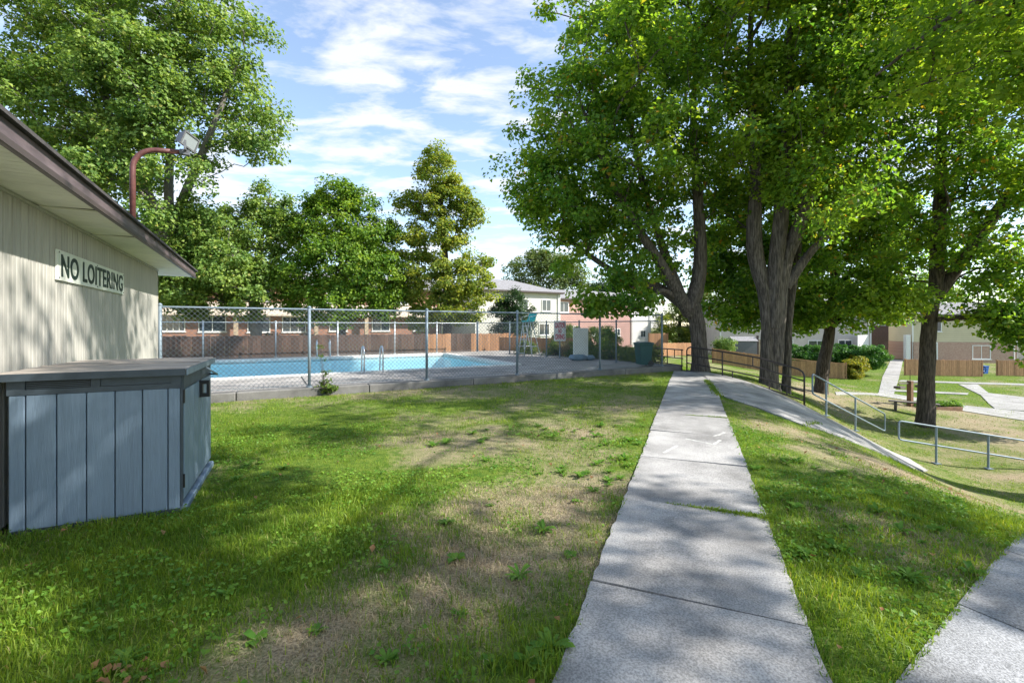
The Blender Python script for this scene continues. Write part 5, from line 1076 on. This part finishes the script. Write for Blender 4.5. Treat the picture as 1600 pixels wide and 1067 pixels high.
# ------------------------------------------------------------------ lawn blades
def blades(name, X, Y, h, w, lean, mat, g, seg2=True, z0=0.0):
    n = len(X); Z = H(X, Y)+z0; th = g.uniform(0, 2*math.pi, n); ph = g.uniform(0, 2*math.pi, n)
    b = np.stack([X, Y, Z-.01], 1); sd = np.stack([np.cos(th), np.sin(th), 0*th], 1)*(w/2)[:, None]; d = np.stack([np.cos(ph), np.sin(ph), 0*ph], 1); up = np.array([0, 0, 1.])
    le = (lean*h)[:, None]; hh = h[:, None]
    t = b+d*le+up*hh*np.sqrt(np.maximum(.05, 1-np.minimum(lean, .95)[:, None]**2))
    i = None
    if seg2:
        m = b+d*le*.35+up*hh*.6; V = np.stack([b-sd, b+sd, m+sd*.8, m-sd*.8, t], 1).reshape(-1, 3); i = np.arange(n)*5
        F = np.concatenate([np.stack([i, i+1, i+2], 1), np.stack([i, i+2, i+3], 1), np.stack([i+3, i+2, i+4], 1)])
    else:
        V = np.stack([b-sd, b+sd, t], 1).reshape(-1, 3); i = np.arange(n)*3; F = np.stack([i, i+1, i+2], 1)
    o = obj(name, np_mesh(name, V, F, 3), mat); o['kind'] = 'stuff'; return o
shM = Matrix.Rotation(R(-25.8), 4, 'Z')
def lawn_ok(X, Y, edge=.03):
    p = path_off(X, Y); ok = (np.abs(p) > PW+.0-edge) | (Y > 16.4)
    A, B = to_yard(X, Y); ok &= ~((B > 11.6) & (A < 13.8)) & ~((A < -1.84) & (B < 11.2))
    q = (X-1.80)*.570-(Y-2.09)*.822; ok &= ~((q > .025) & (q < 1.75) & (X > 0))
    c, s = math.cos(R(25.8)), math.sin(R(25.8)); lx = (X+3.97)*c+(Y-3.53)*s; ly = -(X+3.97)*s+(Y-3.53)*c; ok &= ~((lx > -.0) & (lx < 1.19) & (ly > -.0) & (ly < 1.48))
    # ramp pavement
    e = [(6.6, 16.7), (6.22, 14.3), (4.98, 10.65), (5.05, 9.78), (5.28, 9.07), (5.5, 8.45), (6.5, 8.55), (8.4, 9.6), (10.4, 11.2), (10.9, 12.3), (9.9, 12.5), (8.75, 12.3), (8.3, 12.95), (7.9, 13.95), (7.3, 15.1)]
    ins = np.zeros(X.shape, bool); k = len(e)
    for i in range(k):
        (x0, y0), (x1, y1) = e[i], e[(i+1) % k]; c_ = ((y0 > Y) != (y1 > Y)) & (X < (x1-x0)*(Y-y0)/(y1-y0+1e-9)+x0); ins ^= c_
    return ok & ~ins
def inview(X, Y): return (np.abs(X) < Y*1.2+.4)
def scatter(n, x0, x1, y0, y1, g):
    X = g.uniform(x0, x1, n); Y = g.uniform(y0, y1, n); k = inview(X, Y) & lawn_ok(X, Y); return X[k], Y[k]
g = np.random.default_rng(99)
def lawn(n, x0, x1, y0, y1, hs, ws, seg2, suffix):
    X, Y = scatter(n, x0, x1, y0, y1, g); D = dryness(X, Y)+g.normal(size=len(X))*.13
    tuft = fbm(X, Y, .22, 4, 2)
    gr = (D < .52) | (g.random(len(X)) < .10)
    keepg = g.random(len(X)) < np.clip(1.2-D*1.2, .2, 1)
    k = gr & keepg; tall = 1+.9*np.clip(tuft[k]-.45, 0, 1)*2
    blades('grass', X[k], Y[k], g.uniform(*hs, k.sum())*tall, g.uniform(*ws, k.sum()), g.uniform(.1, .9, k.sum()), M['grass'], g, seg2)
    k = ~gr & (g.random(len(X)) < .95)
    blades('dry_grass', X[k], Y[k], g.uniform(hs[0]*.6, hs[1]*.95, k.sum()), g.uniform(ws[0]*.6, ws[1]*.8, k.sum()), g.uniform(.5, .97, k.sum()), M['straw'], g, seg2)
lawn(190000, -5.5, 5.5, 1.55, 4.6, (.022, .07), (.0035, .0075), True, '')
lawn(130000, -8, 9, 4.6, 8.5, (.022, .055), (.006, .012), False, '')
lawn(120000, -9, 16, 8.5, 17.5, (.025, .06), (.010, .02), False, '')
lawn(60000, 5, 38, 16, 34, (.03, .07), (.02, .04), False, '')
# grass and weeds rooted in the path joints and along the ramp edge
def line_blades(p0, p1, n, sp, h, w):
    t = g.random(n)**.8; p0, p1 = np.array(p0), np.array(p1); q = p0+(p1-p0)*t[:, None]+g.normal(size=(n, 2))*sp
    blades('grass', q[:, 0], q[:, 1], g.uniform(*h, n), g.uniform(*w, n), g.uniform(.2, .95, n), M['grass'], g, True, .015)
def jt(k, w): q = PD*js[k]+PN*w; return (q[0], q[1])
for k, n, a in ((4, 700, -.2), (7, 420, -.1)): line_blades(jt(k, a), jt(k, .60), n, .018, (.015, .05), (.005, .011))
line_blades(jt(4, .15), jt(4, .62), 500, .03, (.015, .05), (.006, .013))
line_blades((4.86, 10.5), (5.9, 13.6), 700, .05, (.03, .08), (.012, .022)); line_blades((5.5, 8.45), (6.6, 9.6), 260, .03, (.03, .07), (.01, .02))

# broad-leaved weeds, one object each
def weed_mesh(seed, n=12, sc_=.8, wf=1):
    g2 = np.random.default_rng(seed); V = []; F = []
    for i in range(n):
        th = g2.uniform(0, 2*math.pi); L = sc_*g2.uniform(.05, .13); w = wf*L*g2.uniform(.12, .2); el = g2.uniform(.35, 1.2); d = np.array([math.cos(th), math.sin(th), 0]); s = np.array([-d[1], d[0], 0]); k = len(V)
        for t, ww in ((0, .2), (.3, .75), (.6, 1.0), (.85, .7)):
            c = d*L*t*math.cos(el*(1-t*.9))+np.array([0, 0, L*t*math.sin(el)*(1-.45*t)+.005]); jag = g2.uniform(.75, 1.2)
            V += [c-s*w*ww*jag+[0, 0, w*.25], c, c+s*w*ww*jag+[0, 0, w*.25]]
        V.append(d*L*math.cos(el*.2)+np.array([0, 0, L*math.sin(el)*.45]))
        for j in range(3):
            q = k+3*j; F += [(q, q+1, q+4), (q, q+4, q+3), (q+1, q+2, q+5), (q+1, q+5, q+4)]
        q = k+9; F += [(q, q+1, q+3), (q+1, q+2, q+3)]
    me = np_mesh('lawn_weed', np.array(V), np.array(F), 3); me.materials.append(M['weed']); return me
wm = [weed_mesh(i, n, k, w) for i, (n, k, w) in enumerate(((14, .8, 1), (22, .7, .8), (9, .75, 2.1), (28, .95, .7), (12, .5, 2.4), (18, 1.0, .9)))]
gw = np.random.default_rng(5); cnt = 0
spots = [(-1.35, 2.35), (-1.05, 2.42), (-.62, 2.2), (-.3, 2.55), (-.12, 2.2), (.05, 2.95), (-.4, 3.15), (-.55, 3.75), (-.85, 3.05), (.25, 3.6), (.42, 3.2), (-1.5, 3.0), (-1.75, 2.75), (-.2, 4.1), (.6, 4.2), (.35, 2.55), (.2, 2.3), (-.95, 2.05), (-1.9, 2.2), (.75, 4.9), (.95, 5.3), (.3, 5.0)]
while cnt < 130:
    if spots: x, y = spots.pop()
    else:
        x, y = gw.uniform(-3.2, 5), gw.uniform(1.9, 7.5)
        if abs(x) > y*1.15 or not lawn_ok(np.array([x]), np.array([y]), -.08)[0] or fbm(np.array([x]), np.array([y]), 1.5, 8, 2)[0] < .46: continue
    if not lawn_ok(np.array([x]), np.array([y]), -.05)[0]: continue
    o = obj('lawn_weed', wm[cnt % 6], None, None, (x, y, hz(x, y)+.0), (gw.uniform(-.1, .1), gw.uniform(-.1, .1), gw.uniform(0, 6.3))); s = gw.uniform(.5, 1.1); o.scale = (s, s, s*gw.uniform(.8, 1.2))
    tag(o, 'leafy broad-leaved weed growing flat in the worn lawn', 'weed', 'broad-leaved weeds in the lawn'); cnt += 1
# small clover like leaves and fallen leaves
X, Y = scatter(40000, -5.5, 5.5, 1.6, 7.5, g); k = (dryness(X, Y)+g.normal(size=len(X))*.1 < .45) & (fbm(X, Y, .5, 3, 2) > .47); X, Y = X[k], Y[k]; n = len(X)
P = np.stack([X, Y, H(X, Y)+g.uniform(.015, .05, n)], 1); N = norm(np.array([0, 0, 1.])+g.normal(size=(n, 3))*.4)
tag(obj('ground_cover', leaf_mesh('ground_cover', P, N, g.normal(size=(n, 3)), g.uniform(.018, .038, n), None, .8, .12), M['weed']), kind='stuff')
X = np.concatenate([g.uniform(-5, 5.5, 130), g.uniform(3, 14, 160)]); Y = np.concatenate([g.uniform(1.7, 8, 130), g.uniform(5, 17, 160)]); k = inview(X, Y) & lawn_ok(X, Y, -.02); X, Y = X[k], Y[k]
cx = g.normal(size=(14, 2))*.06+np.array([-1.80, 2.12]); X = np.concatenate([X, cx[:, 0]]); Y = np.concatenate([Y, cx[:, 1]]); n = len(X)
P = np.stack([X, Y, H(X, Y)+g.uniform(.02, .045, n)], 1); N = norm(np.array([0, 0, 1.])+g.normal(size=(n, 3))*.35)
tag(obj('fallen_leaves', leaf_mesh('fallen_leaves', P, N, g.normal(size=(n, 3)), g.uniform(.03, .065, n), None, .75, .18), M['litter']), kind='stuff')
